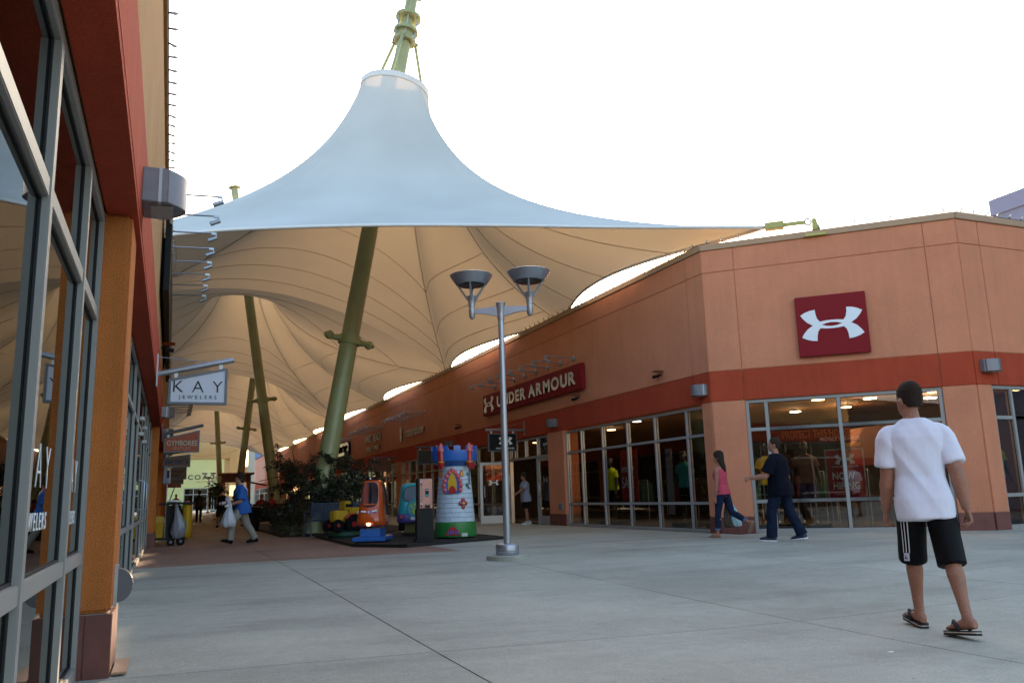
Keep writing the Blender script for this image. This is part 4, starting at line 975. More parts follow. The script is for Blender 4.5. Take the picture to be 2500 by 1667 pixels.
# --- change machine
mx_, my_ = 4.86, 16.55; cm = thing('change_machine', 'black change machine with peach front panel beside the toy tower', 'change machine', (mx_, my_, PZ))
Fm = Matrix.Translation((mx_, my_, 0)) @ Matrix.Rotation(math.atan2(-my_ + 2.2, -mx_ + .3) + math.pi/2, 4, 'Z'); Fm = Matrix.Translation((mx_, my_, 0)) @ Matrix.Rotation(R(-8), 4, 'Z')
MB(Fm).box(-.21, .21, -.02, .40, PZ, PZ + .05).build('foot', M['black'], cm, bevel=.006)
MB(Fm).box(-.17, .17, .02, .36, PZ + .05, .775).build('pedestal', M['black'], cm, bevel=.006)
MB(Fm).box(-.155, .155, .0, .30, .776, 1.40).build('cabinet', M['black'], cm, bevel=.008)
peach = mat('panel_peach', (.62, .27, .20), .4, var=.1, vs=10); MB(Fm).box(-.115, .145, -.012, .002, .79, 1.385).build('front_panel', peach, cm, bevel=.003)
Ft = Fm @ Matrix.Translation((0, -.013, 0))
def vtext(s, x, z0, m, size, step):
    F = Ft @ Matrix(((1, 0, 0, 0), (0, -1, 0, 0), (0, 0, 1, 0), (0, 0, 0, 1)))
    for i, ch in enumerate(s): text(ch, size, cm, 'letter', m, F, x, z0 - i*step, .001, .001, 1.1, 'CENTER')
grt = mat('letter_grey', (.22, .17, .17), .4)
vtext('CHANGE', -.075, 1.19, grt, .065, .058); vtext('CHANGE', .115, 1.14, mat('letter_rose', (.38, .12, .10), .4), .05, .055)
for z in (1.27, .83):
    MB(Ft).box(-.098, -.07, -.006, 0, z + .035, z + .065).build('label_plate', M['signwhite'], cm); MB(Ft).box(-.098, -.07, -.006, 0, z - .02, z + .03).build('coin_slot', M['uared'], cm)
MB(Ft).box(.0, .07, -.014, 0, 1.02, 1.18).build('bill_acceptor', M['black'], cm, bevel=.003)
MB(Ft).box(.008, .062, -.02, -.013, 1.145, 1.165).build('bill_slot', M['cream'], cm); MB(Ft).box(.008, .062, -.02, -.013, 1.028, 1.07).build('acceptor_label', teal, cm); MB(Ft).box(.095, .135, -.006, 0, 1.29, 1.325).build('yellow_label', yel, cm)
MB(Ft).prism([(-.0, .80), (.085, .80), (.09, .87), (.075, .85), (.01, .85), (-.005, .87)], -.05, 0).build('coin_cup', M['black'], cm)
# --- orange pod ride facing the viewer
ox, oy = 4.0, 17.65; od = thing('pod_ride', 'orange pod-shaped coin ride with black window rim on a blue base', 'coin ride', (ox, oy, PZ))
Fo = Matrix.Translation((ox, oy, 0)) @ Matrix.Rotation(R(-25), 4, 'Z')        # front is -y
MB(Fo).box(-.345, .345, -.35, .62, PZ + .03, PZ + .115).build('base', blue, od, bevel=.012); MB(Fo).box(-.30, .30, -.3, .56, PZ, PZ + .03).build('skid', M['black'], od)
MB(Fo).box(-.215, .215, -.2, .42, PZ + .115, PZ + .28).build('pedestal', blue, od, bevel=.01)
def rr(w, y0, y1, z, e=4.0, n=36, tilt=0):
    c = (y0 + y1)/2; d = (y1 - y0)/2; out_ = []
    for i in range(n):
        a = 2*math.pi*i/n; q = lambda v: math.copysign(abs(v)**(2/e), v)
        out_.append(Vector((w*q(math.cos(a)), c + d*q(math.sin(a)), z + tilt*q(math.sin(a)))))
    return out_
secs = [(.23, -.20, .30, .41), (.295, -.31, .42, .44), (.305, -.36, .50, .49), (.298, -.365, .52, .55), (.285, -.34, .53, .65), (.27, -.295, .53, .74), (.25, -.235, .52, .9), (.232, -.18, .50, 1.05), (.215, -.13, .47, 1.2), (.20, -.09, .44, 1.3), (.175, -.05, .40, 1.365), (.12, 0, .34, 1.395)]
MB(Fo).loft([rr(w, a, b, z + .02, 3.6) for w, a, b, z in secs]).build('body', orng, od, smooth=50)
def front_y(z):
    zs_ = [s_[3] + .02 for s_ in secs]; return np.interp(z, zs_, [s_[1] for s_ in secs])
def front_poly(pts, off0, off1, name, m, n_bev=0):
    f0 = [Vector((x, front_y(z) - off0, z)) for x, z in pts]; f1 = [Vector((x, front_y(z) - off1, z)) for x, z in pts]
    return MB(Fo).loft([f0, f1]).build(name, m, od)
def egg(w, z0, z1, n=28, wt=.86):
    c = (z0 + z1)/2; h = (z1 - z0)/2; res = []
    for i in range(n):
        a = 2*math.pi*i/n; q = lambda v: math.copysign(abs(v)**(2/3.2), v); z = c + h*q(math.sin(a))
        res.append(((w*(1 + (wt - 1)*(z - z0)/(z1 - z0)))*q(math.cos(a)), z))
    return res
front_poly(egg(.178, .845, 1.365), -.06, .012, 'window_rim', M['gasket']); front_poly(egg(.158, .865, 1.345), -.03, .016, 'window_opening', mat('pod_inside', (.03, .008, .004), .35), )
front_poly([(x*.36 - .09, .885 + (z - .865)*.92) for x, z in egg(.158, .865, 1.345)], -.02, .020, 'inner_wall', mat('pod_inner_red', (.30, .03, .008), .4))
front_poly([(x*.9, .885 + (z - .865)*.06) for x, z in egg(.158, .865, 1.345)], -.02, .022, 'dash', orng)
MB(Fo).box(.0, .03, front_y(.95) - .03, front_y(.95) + .0, .88, 1.33).build('pole', M['black'], od)
MB(Fo).box(-.14, .12, -.02, .22, 1.40, 1.475).build('roof_light_bar', M['black'], od, bevel=.02)
b = MB(Fo); b.ell((-.03, -.03, 1.44), .022, .02, .022, 10, 6); b.build('roof_lamp', M['white'], od, smooth=True)
wht = M['white']; front_poly([(-.165, .745), (-.06, .735), (-.06, .765), (-.165, .772)], -.01, .004, 'stripe', wht); front_poly([(.165, .755), (.06, .735), (.06, .765), (.165, .785)], -.01, .004, 'stripe', wht)
front_poly([(-.16, .73), (-.06, .722), (-.06, .736), (-.16, .746)], -.01, .005, 'stripe', purp); front_poly([(.16, .738), (.06, .722), (.06, .737), (.16, .754)], -.01, .005, 'stripe', purp)
front_poly([(.034*math.cos(a), .742 + .034*math.sin(a)) for a in [2*math.pi*i/16 for i in range(16)]], -.01, .008, 'badge', purp); front_poly([(.022*math.cos(a), .742 + .022*math.sin(a)) for a in [2*math.pi*i/16 for i in range(16)]], -.01, .011, 'badge_ring', wht); front_poly([(.01*math.cos(a), .742 + .01*math.sin(a)) for a in [2*math.pi*i/12 for i in range(12)]], -.01, .014, 'badge_dot', purp)
front_poly([(x, z) for x, z in [(-.09, .452), (.09, .452), (.105, .49), (.075, .53), (-.075, .53), (-.105, .49)]], -.05, .02, 'lamp_housing', orng)
front_poly([(.005 + .04*math.cos(a), .49 + .024*math.sin(a)) for a in [2*math.pi*i/16 for i in range(16)]], -.02, .03, 'headlight', mat('headlight_lit', (1, .5, .22), .3, emit=6))
for s_ in (-1, 1):
    MB(Fo).tube([(s_*.275, -.12, .55), (s_*.25, -.02, .8), (s_*.22, .05, 1.1), (s_*.2, .1, 1.34)], .018, 6).build('side_rim', M['gasket'], od, smooth=True)
    MB(Fo).loft([[Vector((s_*(w + .004), a + (b_ - a)*t, z + .02)) for t in (.5, .9)] + [Vector((s_*(w - .03), a + (b_ - a)*t, z + .02)) for t in (.9, .5)] for w, a, b_, z in secs[4:10]]).build('door_opening', M['gasket'], od)
# --- teal van ride with paw print
vx, vy = 5.42, 19.3; vn = thing('van_ride', 'teal toy van coin ride with lime paw print on its round rear cover', 'coin ride', (vx, vy, PZ))
Fv = Matrix.Translation((vx, vy, 0)) @ Matrix.Rotation(R(-14), 4, 'Z')
MB(Fv).box(-.32, .32, .1, .8, PZ, PZ + .08).build('base', M['black'], vn); MB(Fv).box(-.26, .30, .02, .8, PZ + .08, PZ + .32).build('pedestal', mat('olive', (.09, .08, .01), .5), vn, bevel=.01)
sv = [(.40, -.10, 1.0, .46), (.42, -.12, 1.05, .52), (.42, -.12, 1.05, .66), (.405, -.10, 1.02, .80), (.375, -.05, .95, .93), (.36, .0, .9, 1.1), (.34, .03, .86, 1.27), (.30, .07, .8, 1.335), (.2, .14, .7, 1.36)]
MB(Fv).loft([rr(w, a, b_, z, 5) for w, a, b_, z in sv]).build('body', teal, vn, smooth=45)
MB(Fv).loft([rr(w, a, b_, z, 5) for w, a, b_, z in [(.425, -.155, .5, .44), (.435, -.165, .5, .47), (.435, -.165, .5, .62), (.425, -.14, .5, .645)]]).build('bumper', purp, vn, smooth=45)
fy = lambda z: np.interp(z, [s_[3] for s_ in sv], [s_[1] for s_ in sv])
def vp(pts, o0, o1, name, m): return MB(Fv).loft([[Vector((x, fy(z) - o0, z)) for x, z in pts], [Vector((x, fy(z) - o1, z)) for x, z in pts]]).build(name, m, vn)
vp(egg(.30, .90, 1.29, wt=.92), -.05, .006, 'window_rim', M['gasket']); vp(egg(.28, .915, 1.27, wt=.92), -.03, .010, 'rear_window', mat('van_window', (.012, .014, .013), .12))
dsc = lambda cx_, cz_, r_, ry=None: [(cx_ + r_*math.cos(a), cz_ + (ry or r_)*math.sin(a)) for a in [2*math.pi*i/24 for i in range(24)]]
MB(Fv).loft([[Vector((x, -.02, z)) for x, z in dsc(.0, .76, .215)], [Vector((x, -.15, z)) for x, z in dsc(.0, .76, .215)], [Vector((x, -.17, z)) for x, z in dsc(.0, .76, .195)]]).build('wheel_cover', teal, vn, smooth=40)
for cxp, czp, r1, r2 in ((0, .70, .085, .075), (-.085, .815, .034, .042), (0, .86, .036, .046), (.085, .815, .034, .042)):
    MB(Fv).loft([[Vector((x, -.165, z)) for x, z in dsc(cxp, czp, r1, r2)], [Vector((x, -.176, z)) for x, z in dsc(cxp, czp, r1, r2)]]).build('paw_pad', lime, vn)
for x in (-.34, .34): MB(Fv).loft([[Vector((a, -.15, z)) for a, z in dsc(x, .58, .035)], [Vector((a, -.18, z)) for a, z in dsc(x, .58, .035)]]).build('tail_light', red, vn)
MB(Fv).box(-.12, .12, -.185, -.16, .50, .56).build('number_plate', M['signwhite'], vn, bevel=.004)
for x in (-.33, .33): MB(Fv @ Matrix.Translation((x, .1, .40)) @ Matrix.Rotation(math.pi/2, 4, 'Y')).lathe([(.05, -.07), (.14, -.07), (.15, -.05), (.15, .05), (.14, .07), (.05, .07)], n=20).build('wheel', tyre, vn, smooth=35)
# --- yellow tractor ride
tx, ty = 4.05, 20.7; tr = thing('tractor_ride', 'yellow toy tractor ride with red wheel hubs beside the bench', 'coin ride', (tx, ty, PZ))
Ftr = Matrix.Translation((tx, ty, 0)) @ Matrix.Rotation(R(20), 4, 'Z')
MB(Ftr).lathe([(.42, PZ), (.44, PZ + .05), (.40, PZ + .12), (.15, PZ + .18)], n=24).build('base', mat('base_green', (.01, .05, .025), .5), tr, smooth=30)
MB(Ftr).box(-.12, .12, -.12, .2, PZ + .15, .45).build('pedestal', M['black'], tr)
MB(Ftr).box(-.40, .0, -.13, .13, .48, .76).build('bonnet', yel, tr, bevel=.03); MB(Ftr).box(.02, .40, -.17, .17, .42, .82).build('seat_body', yel, tr, bevel=.04)
MB(Ftr).box(-.12, .06, -.15, .15, .76, .98).build('dash_cowl', yel, tr, bevel=.03); MB(Ftr).box(-.10, .10, -.152, -.14, .83, .91).build('dash_panel', M['black'], tr)
MB(Ftr @ Matrix.Translation((.07, 0, 1.02)) @ Matrix.Rotation(R(50), 4, 'Y')).tube([(.12*math.cos(a), .12*math.sin(a), 0) for a in [2*math.pi*i/18 for i in range(19)]], .016, 6, cap=False).build('steering_wheel', M['black'], tr, smooth=True)
MB(Ftr).tube([(-.02, 0, .9), (.07, 0, 1.02)], .018, 6).build('steering_column', M['black'], tr)
for (x, r_, w, hub) in ((-.36, .15, .08, .075), (.06, .22, .12, .13)):
    for s_ in (-1, 1):
        Fw_ = Ftr @ Matrix.Translation((x, s_*.22, .42 if r_ > .2 else .40)) @ Matrix.Rotation(math.pi/2, 4, 'X')
        wh = MB(Fw_).lathe([(hub, -w/2), (r_*.93, -w/2), (r_, -w/3), (r_, w/3), (r_*.93, w/2), (hub, w/2)], n=24).build('wheel', tyre, tr, smooth=35)
        MB(Fw_).lathe([(.02, -w/2 - .005), (hub, -w/2 + .006), (hub, w/2 - .006), (.02, w/2 + .005)], n=18).build('hub', red, wh, smooth=35)
for s_ in (-1, 1):
    MB(Ftr).loft([[Vector((.06 + (.235 + o)*math.cos(a), s_*.22 + y_, .42 + (.235 + o)*math.sin(a))) for o, y_ in ((0, -.08), (.03, -.08), (.03, .08), (0, .08))] for a in [R(20 + 14*i) for i in range(10)]]).build('mudguard', red, tr)
MB(Ftr).box(.12, .22, -.312, -.30, .66, .73).build('reflector', M['white'], tr)

# ------------------------------------------------------------------ bench(es)
def bench(loc, rz, label, m, w=1.75):
    t_ = thing('park_bench', label, 'bench', loc); F = Matrix.Translation(loc) @ Matrix.Rotation(rz, 4, 'Z'); mm = m
    # seat faces -y here; back at +y
    for i in range(9): MB(F).obox((0, .24 + .012*i, .46 + .052*i), (w/2, 0, 0), (0, .004, .019), (0, .012, .0)).build('slat', mm, t_, bevel=.003)
    for i in range(7): MB(F).box(-w/2, w/2, -.26 + .068*i, -.26 + .068*i + .045, .425, .44).build('slat', mm, t_, bevel=.003)
    for s_ in (-1, 1):
        x = s_*(w/2 + .015)
        MB(F).tube([(x, -.30, 0), (x, -.27, .43), (x, .22, .42), (x, .27, .5), (x, .36, .93)], .022, 8).build('end_frame', mm, t_, smooth=40)
        MB(F).tube([(x, .30, 0), (x, .24, .42)], .022, 8).build('leg', mm, t_, smooth=40)
        MB(F).tube([(x, -.27, .43), (x, -.27, .66), (x, -.2, .68), (x, .29, .66)], .02, 8).build('armrest', mm, t_, smooth=40)
    return t_
bm_ = mat('bench_bluegrey', (.075, .10, .15), .42, metal=.3, var=.05)
bench((4.25, 22.55, .055), math.pi + R(9), 'blue-grey slatted metal bench behind the yellow tractor ride', bm_)
bench((3.5, 31.5, .055), math.pi, 'dark slatted bench farther back behind the planting', M['dark'], 1.6)
# ------------------------------------------------------------------ litter bin
lb = thing('litter_bin', 'tall black fluted litter bin behind the man in blue', 'bin', (2.66, 29.9, .055)); rings = []
for r_, z in ((.17, 0), (.19, .02), (.235, .35), (.265, .72), (.272, .74)):
    rings.append([Vector((2.66 + (r_ + .006*math.cos(24*a))*math.cos(a), 29.9 + (r_ + .006*math.cos(24*a))*math.sin(a), .055 + z)) for a in [2*math.pi*i/96 for i in range(96)]])
MB().loft(rings).build('body', M['black'], lb, smooth=60)
MB().lathe([(.27, .795), (.29, .80), (.295, .85), (.27, .875), (.18, .89), (.17, .84)], (2.66, 29.9, 0), 32).build('rim', M['black'], lb, smooth=30)
# ------------------------------------------------------------------ cleaning cart
kx, ky = .18, 21.9; kc = thing('cleaning_cart', 'black cleaning cart with yellow bag and bucket beside the left pillar', 'cart', (kx, ky, .055)); kz = .055
MB().box(kx - .5, kx + .22, ky - .22, ky + .22, kz + .14, kz + .2).build('deck', M['black'], kc, bevel=.01)
MB().box(kx - .42, kx + .36, ky - .22, ky + .22, kz + .96, kz + 1.02).build('top_tray', M['black'], kc, bevel=.012)
for x in (kx - .22, kx - .04):
    for y in (-.2, .2): MB().box(x - .03, x + .03, ky + y - .02, ky + y + .02, kz + .2, kz + .97).build('post', M['black'], kc)
MB().box(kx - .24, kx + .10, ky + .05, ky + .2, kz + .2, kz + .95).build('back_panel', M['black'], kc)
for x, r_ in ((kx - .12, .085), (kx + .1, .1)):
    for y in (-.2, .2):
        wh = MB(Matrix.Translation((x, ky + y, kz + r_)) @ Matrix.Rotation(math.pi/2, 4, 'X')).lathe([(.03, -.03), (r_*.92, -.03), (r_, -.02), (r_, .02), (r_*.92, .03), (.03, .03)], n=18).build('wheel', tyre, kc, smooth=35)
        MB(Matrix.Translation((x, ky + y, kz + r_)) @ Matrix.Rotation(math.pi/2, 4, 'X')).lathe([(.01, -.034), (.04, -.03), (.04, .03), (.01, .034)], n=12).build('hub', M['signgrey'], wh)
ybag = mat('bag_yellow', (.48, .27, .01), .4, var=.1, vs=4)
def bag(parent, name, m, c, secs_, amp, seed, F=None, n=36):
    rg_ = random.Random(seed); rings = []; ph = [rg_.uniform(0, 6) for _ in range(4)]
    for rx, ry, z, dx in secs_:
        rings.append([Vector((c[0] + dx + (rx + amp*(math.sin(5*a + ph[0] + z*9) + .6*math.sin(11*a + ph[1] - z*14)))*math.cos(a), c[1] + (ry + amp*math.sin(7*a + ph[2] + z*7))*math.sin(a), c[2] + z + amp*.6*math.sin(3*a + ph[3]))) for a in [2*math.pi*i/n for i in range(n)]])
    return MB().loft(rings).build(name, m, parent, smooth=True)
bag(kc, 'yellow_bag', ybag, (kx + .22, ky, kz), [(.02, .03, .14, 0), (.12, .17, .17, 0), (.135, .19, .35, 0), (.125, .19, .6, .0), (.115, .185, .8, 0), (.115, .18, .95, 0)], .012, 2)
pb = mat('plastic_grey', (.24, .24, .27), .3, var=.12, vs=8)
bag(kc, 'plastic_bag', pb, (kx + .03, ky - .27, kz), [(.02, .02, .16, 0), (.11, .06, .19, 0), (.17, .10, .32, .01), (.16, .09, .48, .02), (.10, .06, .66, 0), (.04, .04, .85, -.04), (.015, .015, .98, -.06)], .010, 4)
bk = MB(Matrix.Translation((kx - .38, ky, 0))).loft([rr(.10, -.14, .14, kz + .2, 6), rr(.13, -.17, .17, kz + .52, 6), rr(.14, -.18, .18, kz + .55, 6), rr(.125, -.16, .16, kz + .55, 6), rr(.11, -.14, .14, kz + .35, 6)]).build('bucket', ybag, kc, smooth=40)
MB().box(kx - .48, kx - .29, ky - .15, ky + .12, kz + .55, kz + .70).build('wringer', ybag, kc, bevel=.015)
MB().tube([(kx - .26, ky - .2, kz + .2), (kx - .255, ky - .2, kz + 1.62)], .014, 8).build('mop_handle', M['alu'], kc)
MB().tube([(kx - .25, ky - .02, kz + .85), (kx + .02, ky - .04, kz + 1.72)], .013, 8).build('broom_handle', mat('handle_green', (.02, .07, .05), .4), kc)
mh = bag(kc, 'mop_head', pb, (kx - .27, ky - .2, kz), [(.03, .03, 1.45, 0), (.10, .05, 1.48, -.01), (.085, .05, 1.7, 0), (.07, .045, 1.86, .01), (.02, .02, 1.88, .01)], .012, 8)
MB().box(kx - .265, kx - .215, ky - .275, ky - .24, kz + 1.60, kz + 1.86).build('mop_clip', M['black'], kc, bevel=.005); MB().box(kx - .262, kx - .218, ky - .285, ky - .274, kz + 1.78, kz + 1.84).build('clip_tab', yel, kc)
bag(kc, 'folded_cloths', M['white'], (kx - .08, ky, kz), [(.02, .02, 1.02, 0), (.17, .12, 1.03, 0), (.15, .1, 1.06, 0), (.04, .03, 1.075, 0)], .008, 6)
MB().box(kx + .17, kx + .27, ky - .1, ky + .05, kz + 1.02, kz + 1.05).build('red_cloth', red, kc, bevel=.008)

# ------------------------------------------------------------------ planting
soil = mat('mulch', (.02, .013, .009), .95, var=.4, vs=25, bump=.8, bs=60)
po = [(2.85, 23.35), (5.6, 23.35), (7.2, 25), (7.2, 38), (2.85, 38)]
pb_ = MB(); n = len(po); pb_.add([(x, y, .04) for x, y in po] + [(x, y, .10) for x, y in po], [tuple(range(n))[::-1], tuple(range(n, 2*n))] + [(i, (i+1) % n, (i+1) % n + n, i + n) for i in range(n)])
setp(pb_.build('planting_bed', soil), kind='structure')
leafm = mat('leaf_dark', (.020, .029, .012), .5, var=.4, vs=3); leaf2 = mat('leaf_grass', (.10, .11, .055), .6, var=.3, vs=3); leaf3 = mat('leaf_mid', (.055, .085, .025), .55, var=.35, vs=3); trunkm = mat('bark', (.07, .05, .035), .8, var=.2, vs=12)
def leaves(mb, c, rad, n, size, rg_, droop=.2):
    for _ in range(n):
        d = Vector((rg_.gauss(0, 1), rg_.gauss(0, 1), rg_.gauss(0, 1))).normalized() * (rg_.random() ** .5)
        p = Vector(c) + Vector((d.x*rad[0], d.y*rad[1], d.z*rad[2]))
        a = Vector((rg_.gauss(0, 1), rg_.gauss(0, 1), rg_.gauss(0, .6))).normalized(); b = a.orthogonal().normalized(); b.rotate(Matrix.Rotation(rg_.uniform(0, 6.28), 3, a))
        s_ = size * rg_.uniform(.6, 1.3); m_ = p + a*s_*.5 + Vector((0, 0, s_*.05))
        mb.add([p, m_ + b*s_*.26, p + a*s_, m_ - b*s_*.26], [(0, 1, 2, 3)])
def shrub_tree(name, label, base, limbs, seed, leaf, dens, size=.085, cat_='tree', group=None):
    rg_ = random.Random(seed); t_ = thing(name, label, cat_, base, group); br = MB(); cr_ = MB(); B0 = Vector(base)
    for (dx, dy, dz, r_) in limbs:
        end = B0 + Vector((dx, dy, dz)); mid = B0 + Vector((dx*.35, dy*.35, dz*.6)) + Vector((rg_.uniform(-.08, .08), rg_.uniform(-.08, .08), 0))
        pts_ = [B0 + Vector((dx*.04, dy*.04, 0)), mid, end]; c = cat(pts_, 5); br.tube(c, [.035 - .028*i/(len(c)-1) for i in range(len(c))], 6)
        for k in range(int(7.5 * r_ / .5)):
            t0 = rg_.uniform(.45, 1.0); st = frac(c, t0); dv_ = Vector((rg_.gauss(0, 1), rg_.gauss(0, 1), rg_.gauss(.15, .55))).normalized() * rg_.uniform(.5, 1.05) * r_
            e = st + dv_; m2 = st + dv_*.5 + Vector((0, 0, .06)); c2 = cat([st, m2, e], 4); br.tube(c2, [.012 - .009*i/(len(c2)-1) for i in range(len(c2))], 4)
            for q in [.25, .45, .62, .78, .9, 1.0]:
                leaves(cr_, frac(c2, q), (.11, .11, .08), dens, size, rg_)
    br.build('trunk', trunkm, t_, smooth=40); cr_.build('crown', leaf, t_, recalc=False); return t_
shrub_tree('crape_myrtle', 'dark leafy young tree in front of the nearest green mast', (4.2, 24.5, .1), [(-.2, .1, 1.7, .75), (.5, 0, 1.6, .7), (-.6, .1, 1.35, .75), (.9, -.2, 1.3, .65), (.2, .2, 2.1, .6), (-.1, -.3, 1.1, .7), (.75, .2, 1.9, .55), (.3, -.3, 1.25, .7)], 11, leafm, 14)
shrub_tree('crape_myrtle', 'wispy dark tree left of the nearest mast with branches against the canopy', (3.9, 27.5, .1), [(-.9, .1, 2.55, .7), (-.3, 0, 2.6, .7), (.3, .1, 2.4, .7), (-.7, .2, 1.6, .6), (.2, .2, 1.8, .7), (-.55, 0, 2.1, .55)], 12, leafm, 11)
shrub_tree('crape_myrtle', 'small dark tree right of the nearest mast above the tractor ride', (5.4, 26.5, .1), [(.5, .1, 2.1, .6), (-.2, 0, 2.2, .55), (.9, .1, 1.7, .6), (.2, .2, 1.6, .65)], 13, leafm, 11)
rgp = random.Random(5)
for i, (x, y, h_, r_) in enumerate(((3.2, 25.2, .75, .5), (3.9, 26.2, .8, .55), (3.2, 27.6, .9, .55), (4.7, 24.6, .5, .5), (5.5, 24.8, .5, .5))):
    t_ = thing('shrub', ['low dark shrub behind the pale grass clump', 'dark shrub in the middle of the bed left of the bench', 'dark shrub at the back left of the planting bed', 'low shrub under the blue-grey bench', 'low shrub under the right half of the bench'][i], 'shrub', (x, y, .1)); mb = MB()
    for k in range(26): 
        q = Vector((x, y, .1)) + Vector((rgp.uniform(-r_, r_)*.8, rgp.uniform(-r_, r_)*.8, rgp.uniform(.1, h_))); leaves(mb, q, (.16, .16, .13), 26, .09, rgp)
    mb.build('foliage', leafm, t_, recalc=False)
    st = MB(); 
    for k in range(6): st.tube([(x, y, .08), (x + rgp.uniform(-.3, .3)*r_*2, y + rgp.uniform(-.3, .3)*r_*2, .1 + h_*.7)], .01, 4)
    st.build('stems', trunkm, t_)
def grass(name, label, x, y, n, h_, sp, m, seed):
    rg_ = random.Random(seed); t_ = thing(name, label, 'plant', (x, y, .1)); mb = MB()
    for k in range(n):
        a = rg_.uniform(0, 6.28); d = Vector((math.cos(a), math.sin(a), 0)); sd_ = Vector((-d.y, d.x, 0)); L_ = h_*rg_.uniform(.6, 1.15); bx = Vector((x, y, .09)) + d*rg_.uniform(0, sp*.35); w = rg_.uniform(.005, .011)
        pr = []
        for i in range(5):
            t = i/4; p = bx + d*(sp*rg_.uniform(.9, 1.1)*t**1.8) + Vector((0, 0, L_*(t - .35*t**3))); ww = w*(1 - t*.95); pr += [p - sd_*ww, p + sd_*ww]
        mb.add(pr, [(2*i, 2*i+1, 2*i+3, 2*i+2) for i in range(4)])
    mb.build('blades', m, t_, recalc=False); return t_
grass('grass_clump', 'pale spiky grass clump at the near left edge of the planting bed', 3.15, 23.75, 90, .48, .3, leaf2, 1)
grass('grass_clump', 'pale grass clump close to the left leg of the bench', 3.45, 23.9, 70, .38, .28, leaf2, 2)
grass('grass_clump', 'darker grass clump at the left rear of the planting bed', 3.05, 25.0, 80, .4, .3, leaf3, 3)
grass('grass_clump', 'grass clump under the bench beside the platform', 4.3, 23.7, 70, .35, .28, leaf3, 4)
# far planting by the woman
t_ = thing('shrub', 'yellow-green bush far down the walk beside the walking woman', 'shrub', (2.6, 44, .1)); mb = MB()
for k in range(22): leaves(mb, Vector((2.8 + rgp.uniform(-.6, .6), 44 + rgp.uniform(-.5, .5), rgp.uniform(.15, .75))), (.2, .2, .15), 26, .13, rgp)
mb.build('foliage', mat('leaf_lime', (.16, .17, .03), .6, var=.3, vs=2), t_, recalc=False); MB().tube([(2.7, 44, .05), (2.75, 44, .5)], .02, 5).build('stem', trunkm, t_)
shrub_tree('small_tree', 'small green tree far down the walk before the yellow front', (4.6, 92, .06), [(-.3, 0, 2.6, 1.0), (.4, 0, 2.5, 1.0), (0, .2, 3.2, .9)], 21, leaf3, 8, .22)

# ------------------------------------------------------------------ kiosks
terr = mat('kiosk_terracotta', (.40, .12, .035), .6, var=.1); blk = mat('kiosk_canvas', (.035, .02, .016), .7)
def kiosk(x, y, label, w=1.3):
    t_ = thing('kiosk', label, 'kiosk', (x, y, .055)); z = .055
    MB().box(x - w*.75, x + w*.75, y - w*.75, y + w*.75, z + 2.62, z + 2.72).build('roof_slab', terr, t_, bevel=.02)
    MB().box(x - w*.6, x + w*.6, y - w*.6, y + w*.6, z + 2.2, z + 2.61).build('fascia', mat('kiosk_fascia', (.16, .045, .018), .6), t_)
    for sx in (-1, 1):
        for sy in (-1, 1): MB().box(x + sx*w*.55 - .06, x + sx*w*.55 + .06, y + sy*w*.55 - .06, y + sy*w*.55 + .06, z, z + 2.2).build('post', terr, t_)
    MB().box(x - w*.5, x + w*.5, y - w*.5, y + w*.5, z, z + 1.05).build('counter', M['inter'], t_)
    for sx in (-1, 1):
        MB().loft([[Vector((x + sx*w*.6, y - w*.6, z + 2.2)), Vector((x + sx*w*.6, y + w*.6, z + 2.2)), Vector((x + sx*w*.6, y + w*.6, z + 2.16)), Vector((x + sx*w*.6, y - w*.6, z + 2.16))], [Vector((x + sx*w*1.35, y - w*.6, z + 1.98)), Vector((x + sx*w*1.35, y + w*.6, z + 1.98)), Vector((x + sx*w*1.35, y + w*.6, z + 1.95)), Vector((x + sx*w*1.35, y - w*.6, z + 1.95))]]).build('awning', blk, t_)
    MB().box(x - w*.3, x - w*.05, y - w*.52, y - w*.5, z + 1.4, z + 2.0).build('lit_panel', mat('kiosk_lit', (1, .55, .25), .5, emit=.6), t_)
    return t_
kiosk(3.6, 52.0, 'terracotta kiosk with dark awnings behind the man in blue')
kiosk(5.7, 41.0, 'dark kiosk with terracotta roof behind the planting')
# far lamps and bins
for (x, y, l) in ((4.0, 100, 'far twin street lamp in front of the yellow front, left one'), (4.9, 112, 'far twin street lamp in front of the yellow front, right one')):
    c = copy_tree(sl, (x, y, .055), R(40), l)
# ------------------------------------------------------------------ people
from mathutils.bvhtree import BVHTree
def remesh(mb, name, vox, smooth=4, noise_amp=0, noise_vec=(1, 1, 1), noise_sc=8, seed=0, fac=.5, shear=0):
    me = mb.mesh(name); o = bpy.data.objects.new('tmp', me); COL.objects.link(o)
    r = o.modifiers.new('r', 'REMESH'); r.mode = 'VOXEL'; r.voxel_size = vox; r.use_smooth_shade = True
    s_ = o.modifiers.new('s', 'SMOOTH'); s_.iterations = smooth; s_.factor = fac
    dg = bpy.context.evaluated_depsgraph_get(); m2 = bpy.data.meshes.new_from_object(o.evaluated_get(dg))
    bpy.data.objects.remove(o); bpy.data.meshes.remove(me); m2.name = name
    if noise_amp:
        nv = Vector(noise_vec); ns = [v.normal.copy() for v in m2.vertices]
        for v, n_ in zip(m2.vertices, ns):
            q = Vector(((v.co.x + shear*v.co.z)*nv.x, v.co.y*nv.y, v.co.z*nv.z)) * noise_sc + Vector((seed*7.1, seed*3.3, 0))
            w = noise.noise(q); w2 = 1 - abs(noise.noise(q*.6 + Vector((9, 2, 5))))*2
            v.co += n_ * noise_amp * (w*.6 + w2*.6 + .35)
        m2.update()
    m2.shade_smooth(); return m2
